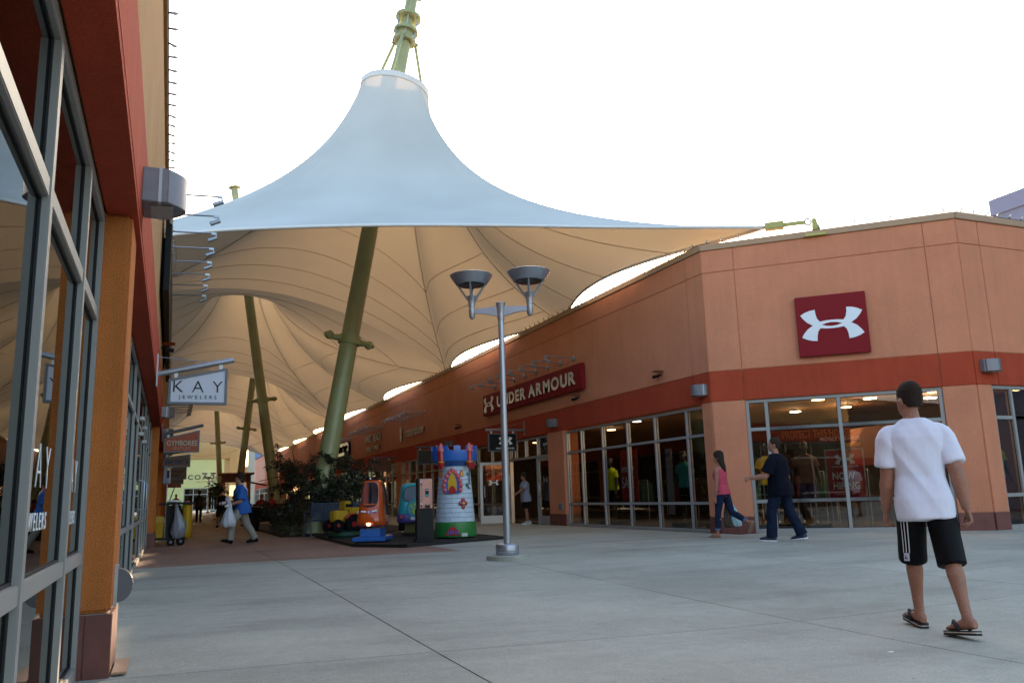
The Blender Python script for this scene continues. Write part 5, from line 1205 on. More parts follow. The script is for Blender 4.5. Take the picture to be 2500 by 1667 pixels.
def ring(c, ax, ay, rx, ry, e=2.3, n=20):
    out_ = []
    for i in range(n):
        a = 2*math.pi*i/n; q = lambda v: math.copysign(abs(v)**(2/e), v)
        out_.append(c + ax*(rx*q(math.cos(a))) + ay*(ry*q(math.sin(a))))
    return out_
X_, Y_, Z_ = Vector((1, 0, 0)), Vector((0, 1, 0)), Vector((0, 0, 1))
TORSO_M = [(-.11, .13, .09, .0), (-.03, .165, .118, -.008), (.06, .160, .112, -.002), (.14, .150, .102, .006), (.24, .157, .108, .006), (.34, .178, .118, .002), (.42, .188, .114, -.006), (.475, .180, .098, -.012), (.515, .135, .080, -.014), (.555, .072, .062, -.006)]
TORSO_F = [(-.11, .14, .10, .0), (-.03, .172, .122, -.012), (.06, .155, .108, -.004), (.14, .128, .090, .006), (.24, .138, .098, .008), (.34, .155, .118, .012), (.42, .160, .104, -.002), (.475, .155, .085, -.010), (.515, .115, .070, -.012), (.555, .058, .052, -.004)]
def limb(mb, pts, rad, n=14, sx=1.0):
    c = cat(pts, 4); m_ = len(pts); rs = []
    for i in range(len(c)):
        t = i/(len(c)-1)*(m_-1); k = min(int(t), m_-2); f_ = t - k; rs.append(rad[k]*(1-f_) + rad[k+1]*f_)
    mb.tube(c, rs, n, True, sx)
def person(label, pos, H, heading, legs, arms, outfit, lean=4, head_yaw=0, head_pitch=0, sex='m', vox=.010, skin='skin', hair='short', name='person', cat_='person', group=None, build_w=1.0, grip=(0, 0), hairm=None, twist=0, arm_w=1.0):
    S = H/1.8; t_ = thing(name, label, cat_, (0, 0, 0), group)
    hz = {}; J = {}
    # legs with the pelvis at z=0
    legs = [list(q) for q in legs]
    def solve(sd_, f, k, ab, fp, *fy_):
        sg = -1 if sd_ == 'L' else 1; f, k, ab, fp = R(f), R(k), R(ab), R(fp)
        hip = Vector((sg*.092*build_w, 0, 0)); td = Vector((sg*math.sin(ab), math.sin(f), -math.cos(f))).normalized(); kn = hip + td*.445
        sh = Vector((sg*math.sin(ab)*.5, math.sin(f - k), -math.cos(f - k))).normalized(); an = kn + sh*.415
        fd = Vector((sg*.12, math.cos(fp), -math.sin(fp))).normalized(); up = Vector((0, math.sin(fp), math.cos(fp)))
        if fy_: fd = Matrix.Rotation(R(fy_[0]), 3, up) @ fd
        up = (up - fd*up.dot(fd)).normalized()
        J[sd_] = (hip, kn, an, fd, up)
        return min((an + fd*q - up*.078).z for q in (-.06, .19))
    lo_ = [solve(s_, *l_) for s_, l_ in zip('LR', legs)]
    if abs(lo_[0] - lo_[1]) < .09:                      # both feet stand: bend the longer leg until they meet the ground together
        i = 0 if lo_[0] < lo_[1] else 1
        for _ in range(60):
            if solve('LR'[i], *legs[i]) >= lo_[1-i] - .002: break
            legs[i][0] += .35; legs[i][1] += .8; legs[i][3] += .0
    low = min(min((J[s_][2] + J[s_][3]*q - J[s_][4]*.078).z for q in (-.06, .19)) for s_ in 'LR')
    P0 = Vector((0, 0, -low + outfit.get('sole', .0)/S)); ln = R(lean); tw = Matrix.Rotation(R(twist), 3, 'Z')
    RX = Matrix.Rotation(-ln, 3, 'X')
    def T(v): return P0 + RX @ (tw @ Vector(v))
    W = lambda v: v*S
    body = MB(); TS = TORSO_M if sex == 'm' else TORSO_F; bw = build_w
    body.loft([ring(T((0, yo, z)), RX @ (tw @ X_), RX @ (tw @ Y_), rx*bw, ry*bw, 2.4) for z, rx, ry, yo in TS])
    # neck, head
    hy = Matrix.Rotation(R(head_yaw), 3, 'Z') @ Matrix.Rotation(R(-head_pitch), 3, 'X'); hb = T((0, 0, .60))
    nk = .058 if sex == 'm' else .048
    body.tube([T((0, -.012, .50)), T((0, -.002, .58)), hb + hy @ Vector((0, .012, .06))], [nk*1.25, nk, nk*.98], 14)
    HD = lambda v: hb + hy @ Vector(v)
    HR = [(.005, .030, .034, .058), (.018, .045, .055, .042), (.05, .060, .078, .022), (.09, .069, .092, .008), (.13, .075, .099, .0), (.17, .077, .100, -.005), (.205, .070, .091, -.010), (.235, .048, .064, -.012), (.25, .018, .028, -.012)]
    body.loft([ring(HD((0, yo, z)), hy @ X_, hy @ Y_, rx, ry, 2.15, 24) for z, rx, ry, yo in HR])
    body.tube([HD((0, .094, .125)), HD((0, .116, .085)), HD((0, .098, .075))], [.011, .016, .012], 8)
    body.tube([HD((-.03, .094, .042)), HD((0, .102, .04)), HD((.03, .094, .042))], [.006, .009, .006], 8)
    body.tube([HD((-.045, .086, .135)), HD((0, .10, .132)), HD((.045, .086, .135))], [.008, .011, .008], 8)
    for sg in (-1, 1): body.tube([HD((sg*.074, -.005, .125)), HD((sg*.086, -.014, .10)), HD((sg*.076, -.004, .075))], [.011, .016, .010], 8)
    # arms
    AR = {}
    for i, (sd_, (f, ab, e)) in enumerate(zip('LR', arms)):
        sg = -1 if sd_ == 'L' else 1; f, ab, e = R(f), R(ab), R(e)
        shp = T((sg*(TS[7][1]*bw*1.0), -.012, .446)); rt_ = lambda v: RX @ (tw @ v)
        ud = rt_(Vector((sg*math.sin(ab), math.sin(f)*math.cos(ab), -math.cos(f)*math.cos(ab)))).normalized(); el = shp + ud*.298
        fdr = rt_(Vector((sg*math.sin(ab)*.75, math.sin(f + e)*math.cos(ab*.75), -math.cos(f + e)*math.cos(ab*.75)))).normalized(); wr = el + fdr*.262
        am = (.9 if sex == 'f' else 1.06*bw)*arm_w
        limb(body, [T((sg*TS[7][1]*bw*.55, -.012, .455)), shp + ud*.02, shp + ud*.14, el, el + fdr*.07, wr], [.052*am, .055*am, .049*am, .041*am, .045*am, .027*am])
        fw = (Vector((0, 1, 0)) - fdr*fdr.y); fw = (RX @ (tw @ Vector((0, 1, .25)))); fw = (fw - fdr*fw.dot(fdr)).normalized(); inw = fdr.cross(fw) * (1 if sd_ == 'L' else -1)
        if inw.x * sg > 0: inw = -inw
        g_ = grip[i]
        pr = [wr - fdr*.01, wr + fdr*.03, wr + fdr*.09]
        body.loft([ring(wr - fdr*.015, fw, inw, .025, .020, 2.4, 12), ring(wr + fdr*.025, fw, inw, .034, .017, 2.6, 12), ring(wr + fdr*.07, fw, inw, .041, .017, 2.6, 12), ring(wr + fdr*.098 , fw, inw, .040, .013, 2.6, 12)])
        for q, (o_, L_) in enumerate(((.031, .068), (.0105, .078), (-.0105, .072), (-.031, .055))):
            b0 = wr + fdr*(.088 - abs(q - 1.2)*.004) + fw*o_; c1 = .25 + .9*g_ + .06*q; c2 = .9 + 1.1*g_
            d1 = (fdr*math.cos(c1) + inw*math.sin(c1)); d2 = (fdr*math.cos(c2) + inw*math.sin(c2)); d3 = (fdr*math.cos(c2 + .5 + .5*g_) + inw*math.sin(c2 + .5 + .5*g_))
            r0 = .0098 if vox < .006 else .0125
            body.tube([b0, b0 + d1*L_*.45, b0 + d1*L_*.45 + d2*L_*.33, b0 + d1*L_*.45 + d2*L_*.33 + d3*L_*.25], [r0, r0*.95, r0*.85, r0*.7], 8)
        tb = wr + fdr*.025 + fw*.028; th = (fdr*.75 + fw*.55 + inw*.35).normalized(); th2 = (fdr*.9 + inw*.5).normalized()
        body.tube([tb - fw*.01, tb + th*.04, tb + th*.04 + th2*.032], [.0145, .012, .009], 8)
        AR[sd_] = (shp, ud, el, fdr, wr, fw, inw)
    # legs and feet
    lm = 1.0*bw if sex == 'm' else .98
    LG = {}
    for sd_ in 'LR':
        hip, kn, an, fd, up = [q.copy() for q in J[sd_]]; hip += P0; kn += P0; an += P0
        calf = kn.lerp(an, .3) - Y_*.012 - (kn - an).normalized().cross(X_)*0
        limb(body, [hip + Z_*.03, hip.lerp(kn, .35), hip.lerp(kn, .75), kn, calf, kn.lerp(an, .68), an], [.092*lm, .083*lm, .063*lm, .053*lm, .058*lm, .041*lm, .034*lm])
        sdv_ = fd.cross(up).normalized()
        fr_ = [(-.062, .020, .022, .028), (-.045, .032, .036, .038), (.0, .036, .042, .042), (.06, .040, .032, .032), (.12, .046, .022, .022), (.165, .042, .015, .016), (.19, .026, .009, .012)]
        body.loft([ring(an + fd*a - up*(.078 - h), sdv_, up, w, hh_, 2.5, 14) for a, w, hh_, h in fr_])
        body.tube([an + up*.02, an - up*.03], [.036*lm, .038], 12)
        LG[sd_] = (hip, kn, an, fd, up, sdv_)
    for p in body.v: p *= S
    Mx = Matrix.Translation(pos) @ Matrix.Rotation(heading, 4, 'Z')
    def fin(me, nm, m, parent):
        me.materials.clear(); me.materials.append(m); o = bpy.data.objects.new(nm, me); link(o, parent); return o
    bo = fin(remesh(body, 'body', vox*S, 5), 'body', M[skin] if isinstance(skin, str) else skin, t_)
    e_ = MB()
    for sg in (-1, 1): e_.ell(W(HD((sg*.03, .088, .118))), .012*S, .010*S, .008*S, 8, 6)
    ey = e_.build('eyes', M['white'], bo, smooth=True); e_ = MB()
    for sg in (-1, 1): e_.ell(W(HD((sg*.03, .097, .118))), .0055*S, .003*S, .0055*S, 8, 6)
    e_.build('pupils', M['ink'], ey, smooth=True)
    # hair
    hm = MB()
    if hair == 'short': hr = [(.055, .050, .035, -.055), (.085, .066, .062, -.036), (.11, .0775, .084, -.019), (.15, .0815, .097, -.010), (.19, .0785, .096, -.011), (.222, .062, .078, -.013), (.247, .038, .048, -.014), (.257, .012, .015, -.014)]
    elif hair == 'full': hr = [(.03, .060, .04, -.060), (.07, .080, .068, -.040), (.11, .093, .092, -.022), (.16, .097, .110, -.006), (.21, .090, .108, -.004), (.25, .070, .085, -.008), (.275, .04, .05, -.01), (.284, .012, .015, -.01)]
    else: hr = [(-.20, .045, .02, -.110), (-.15, .075, .032, -.108), (-.08, .092, .040, -.096), (-.01, .095, .048, -.075), (.05, .092, .066, -.050), (.10, .090, .088, -.028), (.16, .090, .106, -.010), (.21, .082, .102, -.010), (.25, .058, .074, -.012), (.268, .02, .03, -.012)]
    if hair != 'none':
        hm.loft([ring(HD((0, yo, z)), hy @ X_, hy @ Y_, rx, ry, 2.15, 24) for z, rx, ry, yo in hr])
        for p in hm.v: p *= S
        fin(remesh(hm, 'hair', max(vox, .006)*S, 3, .004*S if hair != 'short' else .0012*S, (1, 1, .35), 40), 'hair', hairm or M['hair'], t_)
    # clothes
    def garment(nm, mb, m, amp=.004, vec=(1, 1, .45), scn=9, sm=6, seed=1, v=None, shear=0):
        for p in mb.v: p *= S
        return fin(remesh(mb, nm, (v or max(vox, .008))*S, sm, amp*S, vec, scn/S, seed, shear=shear), nm, m, t_)
    top = outfit.get('top')
    if top:
        g_ = MB(); ex = top.get('loose', .022); lo = top.get('len', -.13); tk = top.get('tank')
        rows_ = [(lo, .0, .0, 0)] + ([(-.03, TS[1][1] + .010, TS[1][2] + .010, -.004)] if lo < -.06 else []) + [r_ for r_ in TS if r_[0] > .03]
        rg2 = []
        for z, rx, ry, yo in rows_:
            if z == lo: rx, ry, yo = TS[1][1] + .012, TS[1][2] + .012, -.004
            if z > .5: q = .4
            elif z > .44: q = .6
            else: q = 1
            if z > .53: rx, ry = (.082, .074) if sex == 'm' else (.07, .06)
            flare = 1 + top.get('flare', .0) * max(0, (.35 - z))
            rg2.append(ring(T((0, yo - (.006 if z < .3 else 0), z)), RX @ (tw @ X_), RX @ (tw @ Y_), (rx*bw + ex*q)*flare, (ry*bw + ex*q)*flare, 2.5, 26))
        if tk: rg2 = rg2[:-2]
        g_.loft(rg2)
        if not tk:
            for sd_ in 'LR':
                shp, ud, el, fdr, wr, fw, inw = AR[sd_]; sg = -1 if sd_ == 'L' else 1; sl_ = top.get('sleeve', .62); am = (.9 if sex == 'f' else 1.06*bw)*arm_w; ss = top.get('sl_r', .022)
                limb(g_, [T((sg*TS[7][1]*bw*.5, -.012, .455)), shp + ud*.01, shp + ud*.285*sl_*.5, shp + ud*.285*sl_], [.056*am + ss*.4, .055*am + ss*.4, .053*am + ss*.9, .052*am + ss*1.3], 18)
        else:
            for sg in (-1, 1): g_.tube([T((sg*.075, .06, .40)), T((sg*.085, -.005, .52)), T((sg*.065, -.09, .40))], [.03, .022, .03], 8)
        for p_ in (): pass
        to = garment(top.get('name', 'tshirt'), g_, top['m'], top.get('amp', .005), top.get('vec', (1, 1, .4)), top.get('scn', 8), 5, 3, None, top.get('shear', 0))
    bot = outfit.get('bottom'); bo2 = None
    if bot:
        g_ = MB(); ex = bot.get('loose', .018)
        g_.loft([ring(T((0, yo, z)), RX @ (tw @ X_), RX @ (tw @ Y_), rx*bw + ex, ry*bw + ex, 2.4, 24) for z, rx, ry, yo in [(-.10, TS[0][1] + .012, TS[0][2] + .02, 0)] + [TS[1], (.03, TS[2][1] - .004, TS[2][2] - .004, TS[2][3])] + [(.10, TS[2][1] - .012, TS[2][2] - .012, 0)]])
        for sd_ in 'LR':
            hip, kn, an, fd, up, sdv_ = LG[sd_]; kk = bot.get('r', (.100, .098, .088, .078, .072, .066, .064))
            if bot['to'] == 'knee': limb(g_, [hip + Z_*.02, hip.lerp(kn, .35), hip.lerp(kn, .7), kn - (kn - hip)*.0 + (an - kn)*bot.get('ext', .02)], [kk[0], kk[1], kk[2], kk[3]], 20)
            else:
                et = bot.get('ext', .98)
                limb(g_, [hip + Z_*.02, hip.lerp(kn, .35), hip.lerp(kn, .75), kn, kn.lerp(an, .35), kn.lerp(an, .7), kn.lerp(an, et)], [kk[i] for i in range(7)], 20)
        bo2 = garment(bot.get('name', 'trousers'), g_, bot['m'], bot.get('amp', .005), bot.get('vec', (.8, .8, 1.2)), bot.get('scn', 9), 5, 5)
        if bot.get('stripes'):
            bv = BVHTree.FromPolygons([v.co for v in bo2.data.vertices], [tuple(p.vertices) for p in bo2.data.polygons])
            hip, kn, an, *_ = LG['L']; kn2 = kn + (an - kn)*bot.get('ext', .02)
            def surf(t, ang):
                a = (hip + Z_*.08).lerp(kn2, t); d = Vector((-math.cos(ang), math.sin(ang), 0)); hit = bv.ray_cast((a + d*.6)*S, -d)
                return (hit[0], d) if hit[0] is not None else (a*S + d*.1, d)
            for q in (-.95, -.74, -.53):
                ms = MB(); rows2 = []
                for k in range(25):
                    t = .02 + .86*k/24; pr = []
                    for e in (-.032, .032):
                        p, d = surf(t, q - .12 + e); pr.append(p + d*.003)
                    rows2.append(pr)
                ms.add([p for pr in rows2 for p in pr], [(2*i, 2*i+1, 2*i+3, 2*i+2) for i in range(24)]); ms.build('side_stripe', M['white'], bo2, smooth=True)
            ms = MB(); rows2 = []
            for k in range(6):
                t = .885 + .105*k/5; rows2.append([surf(t, -.86 + e)[0] + surf(t, -.86 + e)[1]*.0035 for e in (-.2, -.1, 0, .1, .2)])
            ms.add([p for pr in rows2 for p in pr], [(5*i+j, 5*i+j+1, 5*i+j+6, 5*i+j+5) for i in range(5) for j in range(4)]); pt_ = ms.build('hem_patch', M['signwhite'], bo2, smooth=True)
            ms = MB()
            for (e0, e1, ta, tb) in ((-.09, -.04, .955, .965), (-.02, .03, .94, .965), (.05, .10, .92, .965)):
                ms.add([surf(a_, -.86 + e_2)[0] + surf(a_, -.86 + e_2)[1]*.0055 for a_, e_2 in ((ta, e0), (ta - .008, e1), (tb, e1), (tb, e0))], [(0, 1, 2, 3)])
            ms.build('hem_mark', M['ink'], pt_)
    sh = outfit.get('shoe')
    if sh:
        for sd_ in 'LR':
            hip, kn, an, fd, up, sdv_ = LG[sd_]
            if sh['kind'] == 'sandal':
                so = MB(); dn = .078; ol = [(-.075, .026), (-.05, .040), (0, .044), (.06, .046), (.12, .054), (.17, .052), (.205, .034)]
                hz_ = sh.get('gap', (0, 0))['LR'.index(sd_)]
                ud2 = (up*math.cos(hz_) - fd*math.sin(hz_)); fd2 = (fd*math.cos(hz_) + up*math.sin(hz_)); toe = an + fd*.19 - up*dn
                pt3 = lambda a, w, h: (toe + fd2*(a - .19) + sdv_*w + ud2*h)
                pr = [(a, w) for a, w in ol] + [(a, -w) for a, w in ol[::-1]]
                for nm_, h0, h1, sc_, mm in (('sandal', -.028, -.013, 1.0, sh['m']), ('midsole', -.013, -.006, 1.02, sh.get('m2', M['cream'])), ('footbed', -.006, .002, 1.0, sh['m'])):
                    mb2 = MB(); mb2.loft([[pt3(a, w*sc_, h0)*S for a, w in pr], [pt3(a, w*sc_, h1)*S for a, w in pr]])
                    if nm_ == 'sandal': root_s = mb2.build(nm_, mm, t_, bevel=0)
                    else: mb2.build(nm_, mm, root_s)
                st = MB()
                for sg in (-1, 1): st.tube([(an + fd*.15 - up*(dn - .03))*S, (an + fd*.095 - up*(dn - .058) + sdv_*sg*.03)*S, (an + fd*.055 - up*(dn - .02) + sdv_*sg*.047)*S, (an + fd*.045 - up*(dn) + sdv_*sg*.044)*S], [.009*S, .014*S, .016*S, .014*S], 8)
                st.build('strap', sh['m'], root_s, smooth=True)
            else:
                so = MB(); fr_ = [(-.075, .030, .03, .030), (-.055, .040, .055, .048), (.0, .046, .058, .050), (.06, .048, .046, .042), (.12, .053, .033, .032), (.175, .048, .026, .026), (.212, .028, .016, .018)]
                so.loft([ring(an + fd*a - up*(.080 - h), sdv_, up, w, hh_, 2.6, 16) for a, w, hh_, h in fr_]); so.tube([an + up*.02, an - up*.02], .048, 14)
                ob = garment('shoe', so, sh['m'], .001, (1, 1, 1), 20, 3)
                s2 = MB(); ol = [(-.08, .028), (-.055, .043), (0, .047), (.06, .049), (.12, .055), (.175, .050), (.215, .028)]; pr = [(a, w) for a, w in ol] + [(a, -w) for a, w in ol[::-1]]
                s2.loft([[(an + fd*a + sdv_*w - up*.094)*S for a, w in pr], [(an + fd*a + sdv_*w - up*.074)*S for a, w in pr]]); s2.build('sole', sh.get('m2', M['white']), ob)
    t_.location = pos; t_.rotation_euler = (0, 0, heading)
    hands = {k: Mx @ (W(AR[k][4] + AR[k][3]*.10)) for k in 'LR'}
    return t_, hands, dict(T=T, S=S, Mx=Mx, AR=AR, LG=LG)
def cloth(name, c, var=.08, vs=20, rough=.85): return mat(name, c, rough, var=var, vs=vs, bump=.15, bs=400, spec=.15)
wt = cloth('cotton_white', (.78, .76, .84), .03); bk_ = cloth('polyester_black', (.004, .004, .0045), .1, rough=.6); nv = cloth('cotton_navy', (.0022, .003, .009)); den = cloth('denim', (.0075, .013, .03), .5, 12); den2 = cloth('denim_dark', (.011, .02, .05), .35, 12)
pkc = cloth('cotton_pink', (.52, .07, .10)); sky_b = cloth('cotton_blue', (.035, .12, .40)); kh = cloth('khaki', (.30, .27, .23), .1); gry = cloth('cotton_grey', (.26, .26, .33)); blkc = cloth('cotton_black', (.005, .005, .0055)); tanl = cloth('cotton_tan', (.26, .19, .12))
redc = cloth('cotton_red', (.45, .02, .025)); leath = mat('leather_brown', (.10, .055, .03), .5)
white_man, _, wm = person('man in white t-shirt and black striped shorts walking away in sandals', (5.16, 4.56, gz(5.16, 4.56) + .002), 1.83, R(-31), [(17, 6, -3, -8), (-17, 8, 0, 10, 30)], [(8, 7, 14), (-9, 10, 12)],
    dict(sole=.03, top=dict(m=wt, loose=.013, len=-.165, sleeve=.78, sl_r=.015, amp=.013, flare=.0, vec=(1.5, 1.2, .3), scn=7.5, shear=.55), bottom=dict(m=bk_, to='knee', loose=.02, r=(.098, .098, .095, .092), ext=.13, amp=.006, name='shorts', stripes=True, scn=6), shoe=dict(kind='sandal', m=mat('sandal_black', (.014, .014, .014), .7), gap=(0, .04))),
    lean=5, head_yaw=20, vox=.0045, skin='skin', build_w=1.0, grip=(.55, .5), twist=-6, arm_w=1.13)
person('man in navy polo shirt and blue jeans by the glazed corner front', (10.12, 12.0, .055), 1.85, R(28), [(14, 6, 2, -2), (-12, 12, 3, 8)], [(24, 16, 62), (-6, 13, 12)],
    dict(sole=.016, top=dict(m=nv, loose=.040, len=-.17, sleeve=.85, sl_r=.035, amp=.008, flare=.12, name='polo_shirt'), bottom=dict(m=den, to='ankle', r=(.112, .108, .094, .086, .082, .084, .090), ext=1.04, amp=.008, name='jeans'), shoe=dict(kind='shoe', m=mat('shoe_navy', (.03, .035, .06), .7))),
    lean=3, head_yaw=14, vox=.008, build_w=1.16, grip=(.8, .2))
pw, ph_, pd = person('woman in pink tank top and rolled jeans carrying bags past the corner pillar', (10.05, 13.6, .055), 1.68, R(26), [(10, 4, 1, 0), (-18, 42, 1, 62)], [(4, 7, 8), (-4, 8, 22)],
    dict(sole=.018, top=dict(m=pkc, loose=.017, len=-.06, tank=True, amp=.002, name='tank_top'), bottom=dict(m=den2, to='ankle', loose=.008, r=(.098, .092, .072, .062, .064, .054, .052), ext=.80, amp=.004, name='jeans'), shoe=dict(kind='sandal', m=mat('sandal_tan', (.22, .12, .07), .6))),
    lean=3, head_yaw=8, sex='f', hair='long', vox=.008, grip=(.3, .9))
for sd_ in 'LR':
    hip, kn, an, *_ = pd['LG'][sd_]; cf_ = MB(); S_ = pd['S']; cf_.tube([kn.lerp(an, .74)*S_, kn.lerp(an, .83)*S_], .062*S_, 16); o = cf_.build('jeans_cuff', cloth('denim_cuff', (.10, .15, .24), .2), None, smooth=40); o.parent = pw
# her bags (held things stay on their own)
hp = ph_['R']
bg1 = thing('shoulder_bag', "brown cloth bag hanging at the pink-topped woman's right side", 'bag', tuple(hp)); bag(bg1, 'pouch', mat('bag_brown', (.07, .05, .035), .8, var=.2), (hp.x + .05, hp.y - .02, hp.z - .52), [(.02, .02, 0, 0), (.10, .05, .02, 0), (.13, .065, .12, 0), (.11, .05, .28, -.01), (.05, .03, .42, -.03), (.015, .015, .50, -.05)], .010, 3)
MB().tube([hp + Vector((0, 0, 0)), hp + Vector((.0, -.01, -.1))], .012, 6).build('strap', mat('bag_strap', (.04, .03, .02), .8), bg1)
bg2 = thing('shopping_bag', "pale blue plastic shopping bag in the pink-topped woman's right hand", 'bag', tuple(hp)); bag(bg2, 'pouch', mat('plastic_paleblue', (.35, .52, .58), .35, var=.15, vs=9), (hp.x + .14, hp.y - .08, hp.z - .50), [(.02, .015, 0, .06), (.10, .04, .02, .05), (.115, .05, .14, .03), (.07, .035, .34, -.02), (.03, .02, .50, -.09), (.012, .012, .56, -.13)], .008, 9)
person('person in grey t-shirt and black shorts holding the shop door open', (10.62, 24.75, .055), 1.64, R(92), [(4, 4, 2, 0), (-6, 10, 2, 6)], [(52, 12, 14), (-2, 10, 10)],
    dict(sole=.018, top=dict(m=gry, loose=.035, len=-.16, sleeve=.8, sl_r=.03, amp=.006, flare=.1), bottom=dict(m=blkc, to='knee', r=(.108, .105, .1, .098), ext=-.12, name='shorts'), shoe=dict(kind='shoe', m=mat('shoe_grey', (.4, .4, .42), .6))), vox=.011, skin='skin2', hair='full', grip=(.8, .3))
bp_, bh, bd2 = person('man in blue shirt and khaki trousers striding left with a white sack', (1.62, 21.15, .057), 1.73, R(97), [(24, 6, 2, -16), (-20, 10, 2, 4)], [(14, 8, 66), (20, 6, 70)],
    dict(sole=.018, top=dict(m=sky_b, loose=.045, len=-.16, sleeve=.9, sl_r=.04, amp=.008, flare=.22, name='shirt'), bottom=dict(m=kh, to='ankle', r=(.115, .108, .098, .09, .086, .082, .078), ext=1.02, amp=.008), shoe=dict(kind='shoe', m=blkc, m2=M['ink'])), lean=8, head_yaw=4, head_pitch=-8, vox=.009, hair='full', grip=(.8, .8))
hl = bh['L']; sk = thing('white_sack', 'white plastic sack held by the man in blue', 'bag', tuple(hl)); bag(sk, 'sack', mat('sack_white', (.55, .55, .60), .35, var=.08, vs=9), (hl.x + .06, hl.y, hl.z - .50), [(.02, .02, 0, 0), (.15, .11, .03, 0), (.18, .13, .12, .0), (.13, .10, .26, 0), (.075, .06, .40, .0), (.03, .03, .48, .02), (.035, .03, .56, .0), (.05, .035, .66, -.03), (.015, .015, .72, -.05)], .012, 5)
for k_ in 'LR':
    gl_ = MB(); wr_ = bd2['AR'][k_][4]; d_ = bd2['AR'][k_][3]; gl_.tube([(wr_ - d_*.03)*bd2['S'], (wr_ + d_*.05)*bd2['S'], (wr_ + d_*.14)*bd2['S']], [.028, .042, .030], 10)
    o = gl_.build('glove', M['white'], None, smooth=True); o.parent = bp_
person('woman in dark tank top and shorts walking away behind the man in blue', (1.95, 36.0, .055), 1.70, R(0), [(16, 6, 2, 0), (-16, 40, 2, 50)], [(10, 8, 20), (-8, 8, 14)],
    dict(sole=.015, top=dict(m=blkc, loose=.012, len=-.1, tank=True, name='tank_top'), bottom=dict(m=cloth('shorts_dark', (.03, .028, .03)), to='knee', r=(.105, .10, .09, .085), ext=0, name='shorts'), shoe=dict(kind='shoe', m=blkc, m2=M['ink'])), sex='f', vox=.013, skin='skin2', hair='full')
fw_, fh, fdd = person('woman in dark clothes with a tan shoulder bag far down the walk', (1.5, 49.0, .055), 1.72, R(-4), [(6, 4, 1, 0), (-5, 8, 1, 4)], [(2, 10, 14), (6, 12, 30)],
    dict(sole=.015, top=dict(m=cloth('cotton_charcoal', (.03, .03, .035)), loose=.03, len=-.12, sleeve=1.0, name='top'), bottom=dict(m=blkc, to='ankle', r=(.1, .092, .078, .07, .066, .062, .06), ext=1.0), shoe=dict(kind='shoe', m=blkc, m2=M['ink'])), sex='f', vox=.014, hair='full')
sb = thing('shoulder_bag', "tan shoulder bag on the dark-clothed woman's right side", 'bag', (1.76, 48.95, .9)); bag(sb, 'pouch', leath, (1.76, 48.9, .93), [(.02, .02, 0, 0), (.13, .06, .02, 0), (.14, .07, .15, 0), (.10, .05, .28, 0), (.02, .02, .33, 0)], .006, 2); MB().tube([(1.72, 48.95, 1.22), (1.68, 48.97, 1.45)], .012, 5).build('strap', leath, sb)
person('distant person in red by the far left shop fronts', (.4, 62.0, .055), 1.72, R(170), [(10, 6, 2, 0), (-10, 10, 2, 4)], [(6, 8, 15), (-6, 8, 15)],
    dict(sole=.015, top=dict(m=redc, loose=.03, len=-.15), bottom=dict(m=blkc, to='ankle', ext=1.0), shoe=dict(kind='shoe', m=blkc)), vox=.016, skin='skin2')
def seated(label, pos, hd, tm, bm2, sex='m', hair='short'):
    return person(label, pos, 1.72, hd, [(78, 80, 6, 0), (76, 78, 6, 0)], [(24, 8, 60), (22, 8, 60)], dict(sole=.015, top=dict(m=tm, loose=.03, len=-.12), bottom=dict(m=bm2, to='ankle', ext=1.0), shoe=dict(kind='shoe', m=blkc)), vox=.016, sex=sex, hair=hair, lean=2, skin='skin2')
seated('person in bright red top seated on the far planter seat', (4.75, 43.4, .055), R(170), redc, den, 'f', 'full')
seated('person in dull red top seated left of the bright red one', (4.25, 43.6, .055), R(175), cloth('cotton_maroon', (.25, .012, .016)), blkc)
seated('person in pale top seated beside the third mast foot', (4.75, 39.6, .055), R(190), tanl, blkc, 'f', 'full')
person('person in olive top standing far behind the litter bin', (3.55, 44.5, .055), 1.70, R(185), [(2, 2, 2, 0), (-2, 3, 2, 0)], [(4, 8, 15), (2, 8, 15)], dict(sole=.015, top=dict(m=cloth('cotton_olive', (.12, .12, .05)), loose=.03, len=-.15), bottom=dict(m=blkc, to='ankle', ext=1.0), shoe=dict(kind='shoe', m=blkc)), vox=.016, skin='skin2')
st_ = thing('seat_wall', 'long dark seat bench carrying the red-topped people', 'bench', (4.6, 43.9, .055)); MB().box(3.9, 6.2, 43.55, 44.1, .055, .50).build('seat', M['dark'], st_, bevel=.02); MB().box(3.9, 6.2, 44.1, 44.16, .055, .95).build('backrest', M['dark'], st_, bevel=.01)
st_ = thing('seat_block', 'dark seat block under the person in the pale top', 'bench', (4.75, 39.9, .055)); MB().box(4.3, 5.2, 39.75, 40.2, .055, .48).build('seat', M['dark'], st_, bevel=.02)
